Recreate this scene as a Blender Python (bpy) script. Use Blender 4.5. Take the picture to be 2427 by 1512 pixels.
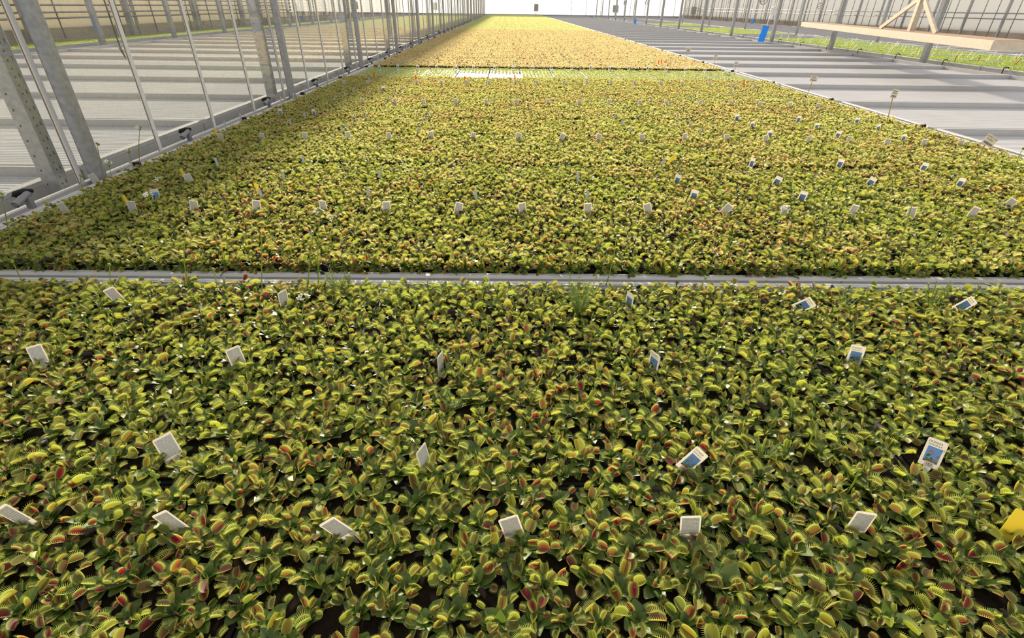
import bpy, math, random
import numpy as np
from mathutils import Matrix, Vector, Euler

for o in list(bpy.data.objects):
    bpy.data.objects.remove(o)
SC = bpy.context.scene
COL = SC.collection
rng = random.Random(7)
R = math.radians

# ------------------------------------------------------------------ camera
CAM_H, F_PX, TILT, YAW, ROLL = 1.12, 1219.5, R(31.32), R(0.699), R(-0.763)
ct, st, cy, sy, cr, sr = math.cos(TILT), math.sin(TILT), math.cos(YAW), math.sin(YAW), math.cos(ROLL), math.sin(ROLL)
FWD = Vector((sy * ct, cy * ct, -st))
RT0 = Vector((cy, -sy, 0))
UP0 = RT0.cross(FWD)
RT = RT0 * cr - UP0 * sr
UP = RT0 * sr + UP0 * cr
cam_d = bpy.data.cameras.new('camera')
cam = bpy.data.objects.new('camera', cam_d)
COL.objects.link(cam)
M = Matrix((RT, UP, -FWD)).transposed().to_4x4()
M.translation = (0, 0, CAM_H)
cam.matrix_world = M
cam_d.sensor_width = 36
cam_d.lens = 36 * F_PX / 2427
cam_d.clip_start = 0.02
cam_d.clip_end = 500
SC.camera = cam

# ------------------------------------------------------------------ world, sun, exposure
SUN_EL, SUN_AZ = 19.0, -4.0          # degrees; azimuth left of the length of the house
world = bpy.data.worlds.new('sky')
SC.world = world
world.use_nodes = True
wb = world.node_tree.nodes['Background']
wb.inputs[0].default_value = (1.0, 0.965, 0.93, 1)
wb.inputs[1].default_value = 0.78
sun_d = bpy.data.lights.new('sun', 'SUN')
sun = bpy.data.objects.new('sun', sun_d)
COL.objects.link(sun)
sun_d.energy = 6.8
sun_d.color = (1.0, 0.87, 0.64)
sun_d.angle = R(4.0)
sv = Vector((math.sin(R(SUN_AZ)) * math.cos(R(SUN_EL)), math.cos(R(SUN_AZ)) * math.cos(R(SUN_EL)), math.sin(R(SUN_EL))))
sun.rotation_euler = sv.to_track_quat('Z', 'Y').to_euler()
sun.location = (0, 60, 40)
vs = SC.view_settings
vs.view_transform = 'Standard'
vs.look = 'None'
vs.gamma = 1
vs.use_curve_mapping = False
vs.exposure = 0.2
SC.cycles.max_bounces = 5
SC.cycles.diffuse_bounces = 2
SC.cycles.glossy_bounces = 3
SC.cycles.transmission_bounces = 4
SC.cycles.transparent_max_bounces = 16
SC.cycles.sample_clamp_indirect = 6
SC.cycles.caustics_reflective = False
SC.cycles.caustics_refractive = False

# ------------------------------------------------------------------ helpers
def at(px, py, z=0.0):
    """world point at height z that the camera sees at photo pixel (px, py)"""
    d = FWD + RT * ((px - 1213.5) / F_PX) + UP * (-(py - 756) / F_PX)
    k = (z - CAM_H) / d.z
    return Vector((d.x * k, d.y * k, z))

def project(p):
    v = Vector(p) - Vector((0, 0, CAM_H))
    d = v.dot(FWD)
    return 1213.5 + F_PX * v.dot(RT) / d, 756 - F_PX * v.dot(UP) / d, d

def mat(name, color, rough=0.5, metal=0.0, noise=None, bump=None, spec=None, transl=0.0, tcolor=None):
    m = bpy.data.materials.new(name)
    m.use_nodes = True
    nt = m.node_tree
    b = nt.nodes['Principled BSDF']
    b.inputs['Base Color'].default_value = (*color, 1)
    b.inputs['Roughness'].default_value = rough
    b.inputs['Metallic'].default_value = metal
    if spec is not None:
        b.inputs['Specular IOR Level'].default_value = spec
    if noise:
        sc_, amt, c2 = noise
        tc = nt.nodes.new('ShaderNodeTexCoord')
        n = nt.nodes.new('ShaderNodeTexNoise')
        n.inputs['Scale'].default_value = sc_
        n.inputs['Detail'].default_value = 5
        nt.links.new(tc.outputs['Object'], n.inputs['Vector'])
        rp = nt.nodes.new('ShaderNodeValToRGB')
        rp.color_ramp.elements[0].position = 0.5 - amt
        rp.color_ramp.elements[1].position = 0.5 + amt
        rp.color_ramp.elements[0].color = (*c2, 1)
        rp.color_ramp.elements[1].color = (*color, 1)
        nt.links.new(n.outputs['Fac'], rp.inputs[0])
        nt.links.new(rp.outputs[0], b.inputs['Base Color'])
    if bump:
        tc = nt.nodes.new('ShaderNodeTexCoord')
        n = nt.nodes.new('ShaderNodeTexNoise')
        n.inputs['Scale'].default_value = bump[0]
        nt.links.new(tc.outputs['Object'], n.inputs['Vector'])
        bp = nt.nodes.new('ShaderNodeBump')
        bp.inputs['Strength'].default_value = bump[1]
        bp.inputs['Distance'].default_value = 0.01
        nt.links.new(n.outputs['Fac'], bp.inputs['Height'])
        nt.links.new(bp.outputs[0], b.inputs['Normal'])
    if transl > 0:
        t = nt.nodes.new('ShaderNodeBsdfTranslucent')
        t.inputs[0].default_value = (*(tcolor or color), 1)
        mx = nt.nodes.new('ShaderNodeMixShader')
        mx.inputs[0].default_value = transl
        nt.links.new(b.outputs[0], mx.inputs[1])
        nt.links.new(t.outputs[0], mx.inputs[2])
        nt.links.new(mx.outputs[0], nt.nodes['Material Output'].inputs[0])
    return m

class MB:
    """collects shapes into one mesh"""
    def __init__(s):
        s.v, s.f, s.mi, s.c = [], [], [], []
    def add(s, verts, faces, mi=0, cols=None):
        o = len(s.v)
        s.v += [tuple(p) for p in verts]
        s.f += [tuple(i + o for i in f) for f in faces]
        s.mi += [mi] * len(faces)
        if cols is not None:
            s.c += [tuple(q) for q in cols]
        return s
    def box(s, x0, x1, y0, y1, z0, z1, mi=0):
        v = [(x0, y0, z0), (x1, y0, z0), (x1, y1, z0), (x0, y1, z0), (x0, y0, z1), (x1, y0, z1), (x1, y1, z1), (x0, y1, z1)]
        return s.add(v, [(0, 3, 2, 1), (4, 5, 6, 7), (0, 1, 5, 4), (1, 2, 6, 5), (2, 3, 7, 6), (3, 0, 4, 7)], mi)
    def prism(s, poly, a, b, axis='x', mi=0):
        """polygon of (p, q) swept along an axis; x: (y, z), y: (x, z), z: (x, y)"""
        n = len(poly)
        def P(p, t):
            return {'x': (t, p[0], p[1]), 'y': (p[0], t, p[1]), 'z': (p[0], p[1], t)}[axis]
        v = [P(p, a) for p in poly] + [P(p, b) for p in poly]
        f = [(i, (i + 1) % n, n + (i + 1) % n, n + i) for i in range(n)]
        f += [tuple(range(n))[::-1], tuple(range(n, 2 * n))]
        return s.add(v, f, mi)
    def tube(s, pts, rad, n=6, mi=0, caps=True):
        pts = [Vector(p) for p in pts]
        rads = rad if isinstance(rad, (list, tuple)) else [rad] * len(pts)
        v, f = [], []
        for i, p in enumerate(pts):
            d = (pts[min(i + 1, len(pts) - 1)] - pts[max(i - 1, 0)]).normalized()
            a = d.orthogonal().normalized()
            if i and abs(a.dot(pa)) < 0.99:
                a = (pa - d * pa.dot(d)).normalized()
            pa = a
            b = d.cross(a)
            for k in range(n):
                w = 2 * math.pi * k / n
                v.append(p + (a * math.cos(w) + b * math.sin(w)) * rads[i])
        for i in range(len(pts) - 1):
            for k in range(n):
                f.append((i * n + k, i * n + (k + 1) % n, (i + 1) * n + (k + 1) % n, (i + 1) * n + k))
        if caps:
            f += [tuple(range(n))[::-1], tuple(range((len(pts) - 1) * n, len(pts) * n))]
        return s.add(v, f, mi)
    def mesh(s, name, mats, smooth=False):
        me = bpy.data.meshes.new(name)
        me.from_pydata(s.v, [], s.f)
        for m in (mats if isinstance(mats, (list, tuple)) else [mats]):
            me.materials.append(m)
        if any(s.mi):
            me.polygons.foreach_set('material_index', s.mi)
        if s.c:
            ca = me.color_attributes.new('tint', 'FLOAT_COLOR', 'POINT')
            ca.data.foreach_set('color', np.array([(*q, 1.0) for q in s.c], np.float32).ravel())
        if smooth:
            me.polygons.foreach_set('use_smooth', [True] * len(me.polygons))
        me.update()
        return me

def link(name, me, parent=None, loc=None, rot=None, scale=None):
    o = bpy.data.objects.new(name, me)
    COL.objects.link(o)
    if parent is not None:
        o.parent = parent
    if loc is not None:
        o.location = loc
    if rot is not None:
        o.rotation_euler = rot
    if scale is not None:
        o.scale = scale if isinstance(scale, (tuple, list, Vector)) else (scale,) * 3
    return o

def tag(o, label=None, cat=None, group=None, kind=None):
    if label: o['label'] = label
    if cat: o['category'] = cat
    if group: o['group'] = group
    if kind: o['kind'] = kind
    return o

def thing(name, label, cat, loc=(0, 0, 0), rot=None, group=None):
    o = link(name, None, loc=loc, rot=rot)
    o.empty_display_size = 0.05
    return tag(o, label, cat, group)

ORD = ['first', 'second', 'third', 'fourth', 'fifth', 'sixth', 'seventh', 'eighth', 'ninth', 'tenth', 'eleventh', 'twelfth',
       'thirteenth', 'fourteenth', 'fifteenth', 'sixteenth', 'seventeenth', 'eighteenth', 'nineteenth', 'twentieth',
       'twenty-first', 'twenty-second', 'twenty-third', 'twenty-fourth', 'twenty-fifth', 'twenty-sixth', 'twenty-seventh',
       'twenty-eighth', 'twenty-ninth', 'thirtieth']

# ------------------------------------------------------------------ materials
ALU = mat('aluminium', (0.56, 0.56, 0.57), 0.68, 0.3, noise=(9, 0.25, (0.50, 0.50, 0.51)))
GALV = mat('galvanised_steel', (0.42, 0.43, 0.45), 0.5, 0.55, noise=(24, 0.18, (0.30, 0.31, 0.33)))
WHITEBAR = mat('white_painted_bar', (0.78, 0.79, 0.80), 0.45)
BROWN = mat('brown_gasket', (0.30, 0.20, 0.10), 0.8)
SHEET = mat('white_plastic_sheet', (0.56, 0.56, 0.59), 0.42, noise=(3, 0.3, (0.50, 0.50, 0.53)), spec=0.4)
BLACKP = mat('black_plastic', (0.018, 0.018, 0.02), 0.6, spec=0.2)
GREYP = mat('grey_plastic_pipe', (0.22, 0.22, 0.24), 0.45)
SOIL = mat('dark_peat', (0.022, 0.015, 0.010), 0.95, noise=(60, 0.2, (0.008, 0.006, 0.004)), spec=0.1)
CONC = mat('concrete', (0.35, 0.34, 0.32), 0.85, noise=(4, 0.3, (0.28, 0.27, 0.25)))
CURT = mat('cream_curtain', (0.80, 0.72, 0.56), 0.9, transl=0.72, tcolor=(0.98, 0.90, 0.72), noise=(1.5, 0.3, (0.72, 0.64, 0.50)))
CURTR = mat('light_whitened_curtain', (0.95, 0.92, 0.85), 0.9, transl=0.8, tcolor=(0.99, 0.97, 0.92), noise=(1.5, 0.3, (0.90, 0.86, 0.78)))  # right curtain whitened so its colour carries the blown-out light
SKIRT = mat('beige_skirting_sheet', (0.56, 0.48, 0.39), 0.9, transl=0.3, noise=(2.5, 0.25, (0.46, 0.38, 0.31)))
ENDW = mat('white_end_sheet', (0.95, 0.95, 0.95), 0.9, transl=0.8, tcolor=(0.97, 0.98, 0.99))
BEIGE = mat('beige_paint', (0.66, 0.58, 0.46), 0.55, noise=(14, 0.2, (0.55, 0.47, 0.37)))
DUSTB = mat('dusty_brown_top', (0.40, 0.25, 0.17), 0.9, noise=(20, 0.25, (0.28, 0.17, 0.12)))
BLUE = mat('blue_sticky_sheet', (0.04, 0.33, 0.85), 0.4, transl=0.35, tcolor=(0.05, 0.42, 0.95))
CARD = mat('white_tag_plastic', (0.85, 0.83, 0.80), 0.45, transl=0.5, tcolor=(0.92, 0.88, 0.80))
YEL = mat('yellow_tag_plastic', (0.88, 0.72, 0.08), 0.45, transl=0.4, tcolor=(0.92, 0.78, 0.12))
ORA = mat('orange_tag_plastic', (0.90, 0.20, 0.02), 0.45, transl=0.35, tcolor=(0.95, 0.25, 0.03))
PALEB = mat('pale_blue_tag_plastic', (0.62, 0.72, 0.75), 0.45, transl=0.3)
REDT = mat('red_tag_plastic', (0.62, 0.06, 0.05), 0.45, transl=0.3)
INK = mat('black_ink', (0.015, 0.015, 0.018), 0.7)
PURPLE = mat('purple_ink', (0.16, 0.12, 0.42), 0.7)
WOOD = mat('wooden_stick', (0.72, 0.45, 0.18), 0.7, noise=(40, 0.2, (0.58, 0.34, 0.12)))
SIGN = mat('sign_card', (0.78, 0.74, 0.66), 0.6, transl=0.3)
STALK = mat('green_stalk', (0.28, 0.36, 0.06), 0.5, transl=0.4, tcolor=(0.46, 0.56, 0.07))
PETAL = mat('white_petal', (0.88, 0.88, 0.84), 0.6, transl=0.4)
FERN = mat('feathery_weed_leaf', (0.18, 0.26, 0.07), 0.6, transl=0.45, tcolor=(0.32, 0.42, 0.09))
CABLE = mat('white_cable', (0.75, 0.75, 0.75), 0.5)
BOXG = mat('grey_cabinet', (0.42, 0.39, 0.33), 0.6)
MAGENTA = mat('magenta_plastic', (0.55, 0.05, 0.22), 0.5)

def glass_mat():
    m = bpy.data.materials.new('dusty_glass')
    m.use_nodes = True
    nt = m.node_tree
    nt.nodes.remove(nt.nodes['Principled BSDF'])
    out = nt.nodes['Material Output']
    tr = nt.nodes.new('ShaderNodeBsdfTransparent')
    tr.inputs[0].default_value = (0.94, 0.95, 0.94, 1)
    gl = nt.nodes.new('ShaderNodeBsdfGlossy')
    gl.inputs['Color'].default_value = (0.95, 0.95, 0.95, 1)
    gl.inputs['Roughness'].default_value = 0.01
    lw = nt.nodes.new('ShaderNodeLayerWeight')      # Schlick reflectance of one glass face
    lw.inputs[0].default_value = 0.5
    pw = nt.nodes.new('ShaderNodeMath'); pw.operation = 'POWER'; pw.inputs[1].default_value = 5.0
    nt.links.new(lw.outputs['Facing'], pw.inputs[0])
    fr = nt.nodes.new('ShaderNodeMapRange'); fr.inputs[3].default_value = 0.04; fr.inputs[4].default_value = 1.0
    nt.links.new(pw.outputs[0], fr.inputs[0])
    mx = nt.nodes.new('ShaderNodeMixShader')
    nt.links.new(fr.outputs[0], mx.inputs[0])
    nt.links.new(tr.outputs[0], mx.inputs[1])
    nt.links.new(gl.outputs[0], mx.inputs[2])
    df = nt.nodes.new('ShaderNodeBsdfDiffuse')
    df.inputs[0].default_value = (0.72, 0.68, 0.60, 1)
    tc = nt.nodes.new('ShaderNodeTexCoord')
    n = nt.nodes.new('ShaderNodeTexNoise')
    n.inputs['Scale'].default_value = 30
    n.inputs['Detail'].default_value = 6
    nt.links.new(tc.outputs['Object'], n.inputs['Vector'])
    mr = nt.nodes.new('ShaderNodeMapRange')
    mr.inputs[1].default_value = 0.3
    mr.inputs[2].default_value = 0.8
    mr.inputs[3].default_value = 0.03
    mr.inputs[4].default_value = 0.09
    nt.links.new(n.outputs['Fac'], mr.inputs[0])
    m2 = nt.nodes.new('ShaderNodeMixShader')
    nt.links.new(mr.outputs[0], m2.inputs[0])
    nt.links.new(mx.outputs[0], m2.inputs[1])
    nt.links.new(df.outputs[0], m2.inputs[2])
    nt.links.new(m2.outputs[0], out.inputs[0])
    return m
GLASS = glass_mat()

def leaf_mat(name, greens, red, rim, trans, red_amt=1.0, young=False):
    """two tints from the mesh: R how red, G rim, B random per trap; the variety changes slowly over the bench"""
    m = bpy.data.materials.new(name)
    m.use_nodes = True
    nt = m.node_tree
    N, L = nt.nodes.new, nt.links.new
    b = nt.nodes['Principled BSDF']
    at_ = N('ShaderNodeAttribute'); at_.attribute_name = 'tint'
    sp = N('ShaderNodeSeparateColor'); L(at_.outputs['Color'], sp.inputs[0])
    oi = N('ShaderNodeObjectInfo')
    ad = N('ShaderNodeMath'); ad.operation = 'ADD'
    L(sp.outputs[2], ad.inputs[0]); L(oi.outputs['Random'], ad.inputs[1])
    fr = N('ShaderNodeMath'); fr.operation = 'FRACT'; L(ad.outputs[0], fr.inputs[0])
    rp = N('ShaderNodeValToRGB')
    els = rp.color_ramp.elements
    els[0].position = 0; els[0].color = (*greens[0], 1)
    els[1].position = 1; els[1].color = (*greens[-1], 1)
    for i, g in enumerate(greens[1:-1]):
        e = els.new((i + 1) / (len(greens) - 1)); e.color = (*g, 1)
    L(fr.outputs[0], rp.inputs[0])
    # variety: slow noise over the bench + random
    ge = N('ShaderNodeNewGeometry')
    no = N('ShaderNodeTexNoise'); no.inputs['Scale'].default_value = 1.1; no.inputs['Detail'].default_value = 2
    L(ge.outputs['Position'], no.inputs['Vector'])
    v1 = N('ShaderNodeMapRange'); v1.inputs[1].default_value = 0.38; v1.inputs[2].default_value = 0.66
    v1.inputs[3].default_value = 0.32; v1.inputs[4].default_value = 1.05
    L(no.outputs['Fac'], v1.inputs[0])
    m7 = N('ShaderNodeMath'); m7.operation = 'MULTIPLY'; m7.inputs[1].default_value = 7.31; L(fr.outputs[0], m7.inputs[0])
    f7 = N('ShaderNodeMath'); f7.operation = 'FRACT'; L(m7.outputs[0], f7.inputs[0])
    r2 = N('ShaderNodeMapRange'); r2.inputs[3].default_value = 0.05; r2.inputs[4].default_value = 1.6
    L(f7.outputs[0], r2.inputs[0])
    a = N('ShaderNodeMath'); a.operation = 'MULTIPLY'; L(v1.outputs[0], a.inputs[0]); L(r2.outputs[0], a.inputs[1])
    a2 = N('ShaderNodeMath'); a2.operation = 'MULTIPLY'; L(a.outputs[0], a2.inputs[0]); L(sp.outputs[0], a2.inputs[1])
    a3 = N('ShaderNodeMath'); a3.operation = 'MULTIPLY'; a3.use_clamp = True; a3.inputs[1].default_value = red_amt; L(a2.outputs[0], a3.inputs[0])
    mx = N('ShaderNodeMix'); mx.data_type = 'RGBA'
    L(a3.outputs[0], mx.inputs[0]); L(rp.outputs[0], mx.inputs[6]); mx.inputs[7].default_value = (*red, 1)
    mr = N('ShaderNodeMix'); mr.data_type = 'RGBA'
    L(sp.outputs[1], mr.inputs[0]); L(mx.outputs[2], mr.inputs[6]); mr.inputs[7].default_value = (*rim, 1)
    L(mr.outputs[2], b.inputs['Base Color'])
    b.inputs['Roughness'].default_value = 0.42
    b.inputs['Specular IOR Level'].default_value = 0.45
    t = N('ShaderNodeBsdfTranslucent')
    hs = N('ShaderNodeHueSaturation'); hs.inputs['Saturation'].default_value = 1.12; hs.inputs['Value'].default_value = trans[1]
    L(mr.outputs[2], hs.inputs['Color']); L(hs.outputs[0], t.inputs[0])
    ms = N('ShaderNodeMixShader'); ms.inputs[0].default_value = trans[0]
    L(b.outputs[0], ms.inputs[1]); L(t.outputs[0], ms.inputs[2])
    L(ms.outputs[0], nt.nodes['Material Output'].inputs[0])
    return m
TRAP = leaf_mat('flytrap_lobe', [(0.10, 0.145, 0.030), (0.18, 0.225, 0.038), (0.36, 0.39, 0.06), (0.16, 0.195, 0.05)],
                (0.24, 0.035, 0.05), (0.44, 0.50, 0.15), (0.46, 1.55))
BLADE = leaf_mat('flytrap_leaf_blade', [(0.065, 0.115, 0.025), (0.095, 0.155, 0.028), (0.15, 0.22, 0.045)],
                 (0.22, 0.10, 0.04), (0.25, 0.36, 0.1), (0.38, 1.5))
TRAPG = leaf_mat('glare_flytrap_lobe', [(0.44, 0.40, 0.17), (0.58, 0.52, 0.25), (0.66, 0.58, 0.30), (0.52, 0.44, 0.21)],  # far lobes brightened so their colour carries the backlit glare
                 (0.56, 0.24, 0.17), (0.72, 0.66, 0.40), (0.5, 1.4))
TRAPM = leaf_mat('mixed_flytrap_lobe', [(0.18, 0.225, 0.05), (0.29, 0.335, 0.075), (0.40, 0.42, 0.11), (0.24, 0.27, 0.075)],
                 (0.36, 0.085, 0.075), (0.58, 0.58, 0.26), (0.5, 1.55))
DEAD = mat('withered_dark_leaf', (0.030, 0.018, 0.014), 0.6)
YOUNG = leaf_mat('young_plant_leaf', [(0.30, 0.38, 0.12), (0.40, 0.46, 0.17), (0.36, 0.40, 0.15)],
                 (0.45, 0.25, 0.08), (0.6, 0.62, 0.25), (0.5, 1.4), red_amt=0.4)
PALE = leaf_mat('pale_green_crop_leaf', [(0.56, 0.58, 0.32), (0.64, 0.64, 0.38), (0.60, 0.60, 0.35)],  # pale crop, its green lightened further for the glare at the far end
                (0.46, 0.44, 0.12), (0.6, 0.62, 0.25), (0.5, 1.4), red_amt=0.2)
SEEDL = leaf_mat('bright_seedling_leaf', [(0.22, 0.30, 0.06), (0.30, 0.37, 0.09), (0.36, 0.42, 0.12)],
                 (0.3, 0.36, 0.06), (0.5, 0.6, 0.2), (0.5, 1.4), red_amt=0.2)

# ------------------------------------------------------------------ layout (metres; z = 0 is the top of the bench rims)
Y0, P = 2.229, 1.924                      # near face of the second bench tray, pitch of the trays
NK = 41
GX = -3.13                                # glass wall
MX0, MX1 = -2.97, 4.70                    # middle row of bench trays
LX0, LX1 = -11.85, -3.40                  # left row, beyond the glass
RX0, RX1 = 4.79, 10.55                    # right row
SX0, SX1 = 11.45, 15.25                   # seedling row
TX0, TX1 = 15.75, 22.3                    # last row
FARY = 81.5
ZF = -0.75
RIMH = 0.07

# ------------------------------------------------------------------ room shell
def struct(name, me, parent=None):
    o = link(name, me, parent)
    if parent is None:
        o['kind'] = 'structure'
    return o
struct('floor', MB().box(-16, 26, -2.5, FARY + 1, ZF - 0.1, ZF).mesh('floor', CONC))

# left glass wall: sill rail, panes, glazing bars, gaskets
sill = MB()
sill.prism([(GX - 0.05, ZF), (GX + 0.045, ZF), (GX + 0.045, -0.055), (GX + 0.02, -0.055), (GX + 0.02, -0.03), (GX - 0.03, -0.03), (GX - 0.05, -0.05)], -2, FARY, 'y')
wl = struct('wall_left', sill.mesh('wall_left', ALU))
BAR0, BARS, WTOP = 3.763, 1.0024, 4.1
bar_me = MB().prism([(-0.004, -0.024), (0.010, -0.024), (0.014, -0.018), (0.014, 0.018), (0.010, 0.024), (-0.004, 0.024)], -0.03, WTOP, 'z').mesh('glazing_bar', WHITEBAR)
gas_me = MB().box(0.0035, 0.0085, -0.0275, -0.0242, -0.028, WTOP - 0.02).mesh('gasket', BROWN)
pane_me = MB().box(-0.003, 0.003, 0.025, BARS - 0.028, -0.03, WTOP - 0.03).mesh('glass_pane', GLASS)
for k in range(-6, 77):
    y = BAR0 + k * BARS
    link('glazing_bar', bar_me, wl, (GX, y, 0))
    link('gasket', gas_me, wl, (GX, y, 0))
    if k < 76:
        link('glass_pane', pane_me, wl, (GX, y, 0))
g = MB().prism([(GX - 0.18, WTOP), (GX + 0.18, WTOP), (GX + 0.24, WTOP + 0.22), (GX - 0.24, WTOP + 0.22)], -2.2, FARY, 'y')
tag(link('trim_1', g.mesh('gutter', ALU)), kind='structure')  # gutter added out of view to shade the bench strip beside the wall
scr = MB().prism([(GX + 0.32 + 0.16 * math.cos(a), WTOP - 0.2 + 0.16 * math.sin(a)) for a in np.linspace(0, 2 * math.pi, 12, endpoint=False)], -2.2, FARY, 'y')
tag(link('added_shade_roll', scr.mesh('added_shade_roll', CURT), None), 'unseen cream roll added above the left glass wall to shade the bench', 'screen')  # roll added out of view, only to cast shade along the left strip

# far end wall, outer left wall, right wall
def bars_on_wall(parent, pts, me, name):
    for p in pts:
        link(name, me, parent, p)
we = struct('wall_far', MB().box(-16, 26, FARY, FARY + 0.1, ZF, 4.2).mesh('wall_far', ENDW))
mull = MB().box(-0.03, 0.03, -0.09, -0.001, ZF + 0.02, 4.1).mesh('mullion', GALV)
bars_on_wall(we, [(x, FARY, 0) for x in [-14 + 2.2 * i for i in range(5)] + [8.5 + 2.0 * i for i in range(8)]], mull, 'mullion')
struct('baseboard_far', MB().box(-16, 26, FARY - 0.05, FARY - 0.002, ZF + 0.002, 0.16).mesh('baseboard_far', GALV))
wo = struct('wall_outer_left', MB().box(-14.75, -14.65, -2.5, FARY, 0.34, 4.2).mesh('wall_outer_left', CURT))
struct('baseboard_outer_left', MB().box(-14.75, -14.6, -2.5, FARY, ZF + 0.002, 0.34).mesh('baseboard_outer_left', SKIRT))
wr = struct('wall_right', MB().box(23.6, 23.7, -2.5, FARY, 0.30, 4.2).mesh('wall_right', CURTR))
struct('baseboard_right', MB().box(23.55, 23.7, -2.5, FARY, ZF + 0.002, 0.30).mesh('baseboard_right', SKIRT))
mulx = MB().box(-0.09, -0.001, -0.05, 0.05, ZF + 0.02, 4.1).mesh('mullion', GALV)
pipe_me = MB().tube([(0, 0, 0.05), (0, 0, 4.1)], 0.022, 6).mesh('wall_pipe', GALV, True)
thick_me = MB().box(-0.10, 0.10, -0.07, 0.07, ZF + 0.02, 4.1).mesh('wall_post', GALV)
for i in range(30):
    y = 9.0 + i * 2.4
    link('mullion', mulx, wr, (23.6, y, 0))
    link('wall_pipe', pipe_me, wr, (23.40, y + 0.55 + rng.uniform(-.2, .2), 0))
    link('wall_pipe', pipe_me, wr, (23.30, y + 1.3 + rng.uniform(-.3, .3), 0))
    if i % 2 == 0:
        link('wall_pipe', pipe_me, wr, (23.2, y + 1.9, 0))
    link('mullion', mulx, wo, (-14.56, y, 0))
    link('wall_pipe', pipe_me, wo, (-14.42, y + 0.7 + rng.uniform(-.2, .2), 0))
    if i % 2:
        link('wall_post', thick_me, wo, (-14.30, y + 1.5, 0))
        link('wall_pipe', pipe_me, wo, (-14.38, y + 1.1, 0))
hp = MB().tube([(0, -2, 0), (0, FARY - 0.2, 0)], 0.028, 6).mesh('heating_pipe', GALV, True)
for z in (0.62, 0.78, 0.98, 1.16):
    link('heating_pipe', hp, wo, (-14.48, 0, z))
for z in (0.85, 1.08):
    link('heating_pipe', hp, wr, (23.46, 0, z))

# ------------------------------------------------------------------ bench trays
def rail_profile(w, h):
    """aluminium rim, outer face at 0, grooves on the top and on the outer face"""
    return [(0, -h), (w, -h), (w, -0.012), (w - 0.008, -0.012), (w - 0.008, 0), (w * .66, 0), (w * .66, -0.004), (w * .56, -0.004), (w * .56, 0),
            (0.006, 0), (0, -0.008), (0, -0.040), (0.005, -0.043), (0, -0.046)]
def bench_meshes(x0, x1, side_w=0.055, tag_=''):
    D = P - 0.035
    W = x1 - x0
    fr = MB().prism(rail_profile(0.05, 0.14), 0, W, 'x').mesh('rim_rail_front' + tag_, ALU)
    bk = MB().prism([(D - a, b) for a, b in rail_profile(0.05, 0.14)][::-1], 0, W, 'x').mesh('rim_rail_back' + tag_, ALU)
    lf = MB().prism(rail_profile(side_w, 0.14), 0.051, D - 0.051, 'y').mesh('rim_rail_left' + tag_, ALU)
    rt = MB().prism([(W - a, b) for a, b in rail_profile(side_w, 0.14)][::-1], 0.051, D - 0.051, 'y').mesh('rim_rail_right' + tag_, ALU)
    n = 30
    prof = []
    yy0, yy1 = 0.051, D - 0.051
    for i in range(n):
        a = yy0 + (yy1 - yy0) * i / n
        b = yy0 + (yy1 - yy0) * (i + 1) / n
        w = b - a
        prof += [(a, -RIMH), (a + 0.62 * w, -RIMH), (a + 0.68 * w, -RIMH - 0.016), (a + 0.94 * w, -RIMH - 0.016)]
    prof += [(yy1, -RIMH), (yy1, -RIMH - 0.025), (yy0, -RIMH - 0.025)]
    fl = MB().prism(prof, side_w + 0.001, W - side_w - 0.001, 'x').mesh('ribbed_floor' + tag_, SHEET)
    return fr, bk, lf, rt, fl
clip_me = MB().box(-0.03, 0.03, -0.015, 0.0155, -0.03, 0.030).mesh('corner_clip', BLACKP)
clipm_me = MB().box(-0.005, 0.005, -0.005, 0.005, -0.01, 0.0).mesh('clip_pin', MAGENTA)
growing_me = {}
def bench(meshes, x0, x1, k, label, group, grow=None, clips=True):
    t = thing('bench_tray', label, 'plant bench', (x0, Y0 + k * P, 0), None, group)
    for nm, me in zip(('front_rail', 'back_rail', 'side_rail', 'side_rail', 'ribbed_floor'), meshes):
        link(nm, me, t)
    if clips:
        for x in (0.028, x1 - x0 - 0.028):
            c = link('corner_clip', clip_me, t, (x, -0.018, 0))
            link('clip_pin', clipm_me, c, (0.02, 0.0, 0.0165 + 0.024))
    if grow is not None:
        link('pot_carrier', grow, t)
    return t
mm = bench_meshes(MX0, MX1, 0.10, '_middle')
lm = bench_meshes(LX0, LX1, 0.06, '_beyond')
rm = bench_meshes(RX0, RX1, 0.06, '_empty')
sm = bench_meshes(SX0, SX1, 0.06, '_seedling')
tm = bench_meshes(TX0, TX1, 0.06, '_last')
# black pot carriers filled with peat, standing on the tray floor
gm = MB()
GW = MX1 - MX0
nx = 13
for i in range(nx):
    a = 0.135 + (GW - 0.27) * i / nx
    b = 0.135 + (GW - 0.27) * (i + 1) / nx - 0.006
    for j in range(3):
        c = 0.085 + (P - 0.035 - 0.17) * j / 3
        d = 0.085 + (P - 0.035 - 0.17) * (j + 1) / 3 - 0.006
        gm.box(a, b, c, d, -RIMH + 0.001, 0.004, 0)
        gm.box(a + 0.012, b - 0.012, c + 0.012, d - 0.012, 0.0045, 0.009, 1)
GROW = gm.mesh('pot_carrier', [BLACKP, SOIL])
rows = ORD
for k in range(-1, NK):
    n = k + 1
    if k == 4:
        lab, grp = 'aluminium bench tray of young plants, with bare white strips showing between its carriers', None
    elif n == 0:
        lab, grp = 'aluminium bench tray of flytraps filling the foreground', None
    elif n < 9:
        lab, grp = f'aluminium bench tray of flytraps, {rows[n]} from the camera in the middle row', None
    elif k < 15:
        lab, grp = 'aluminium bench tray of reddish flytraps beyond the strip of young plants', 'middle bench trays with distant flytraps'
    else:
        lab, grp = 'aluminium bench tray of pale green crop at the far end of the middle row', 'middle bench trays with pale crop'
    tb = bench(mm, MX0, MX1, k, lab, grp, GROW if k != 4 else None, k < 16)
    if k == 4:
        TRAY5 = tb
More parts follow.
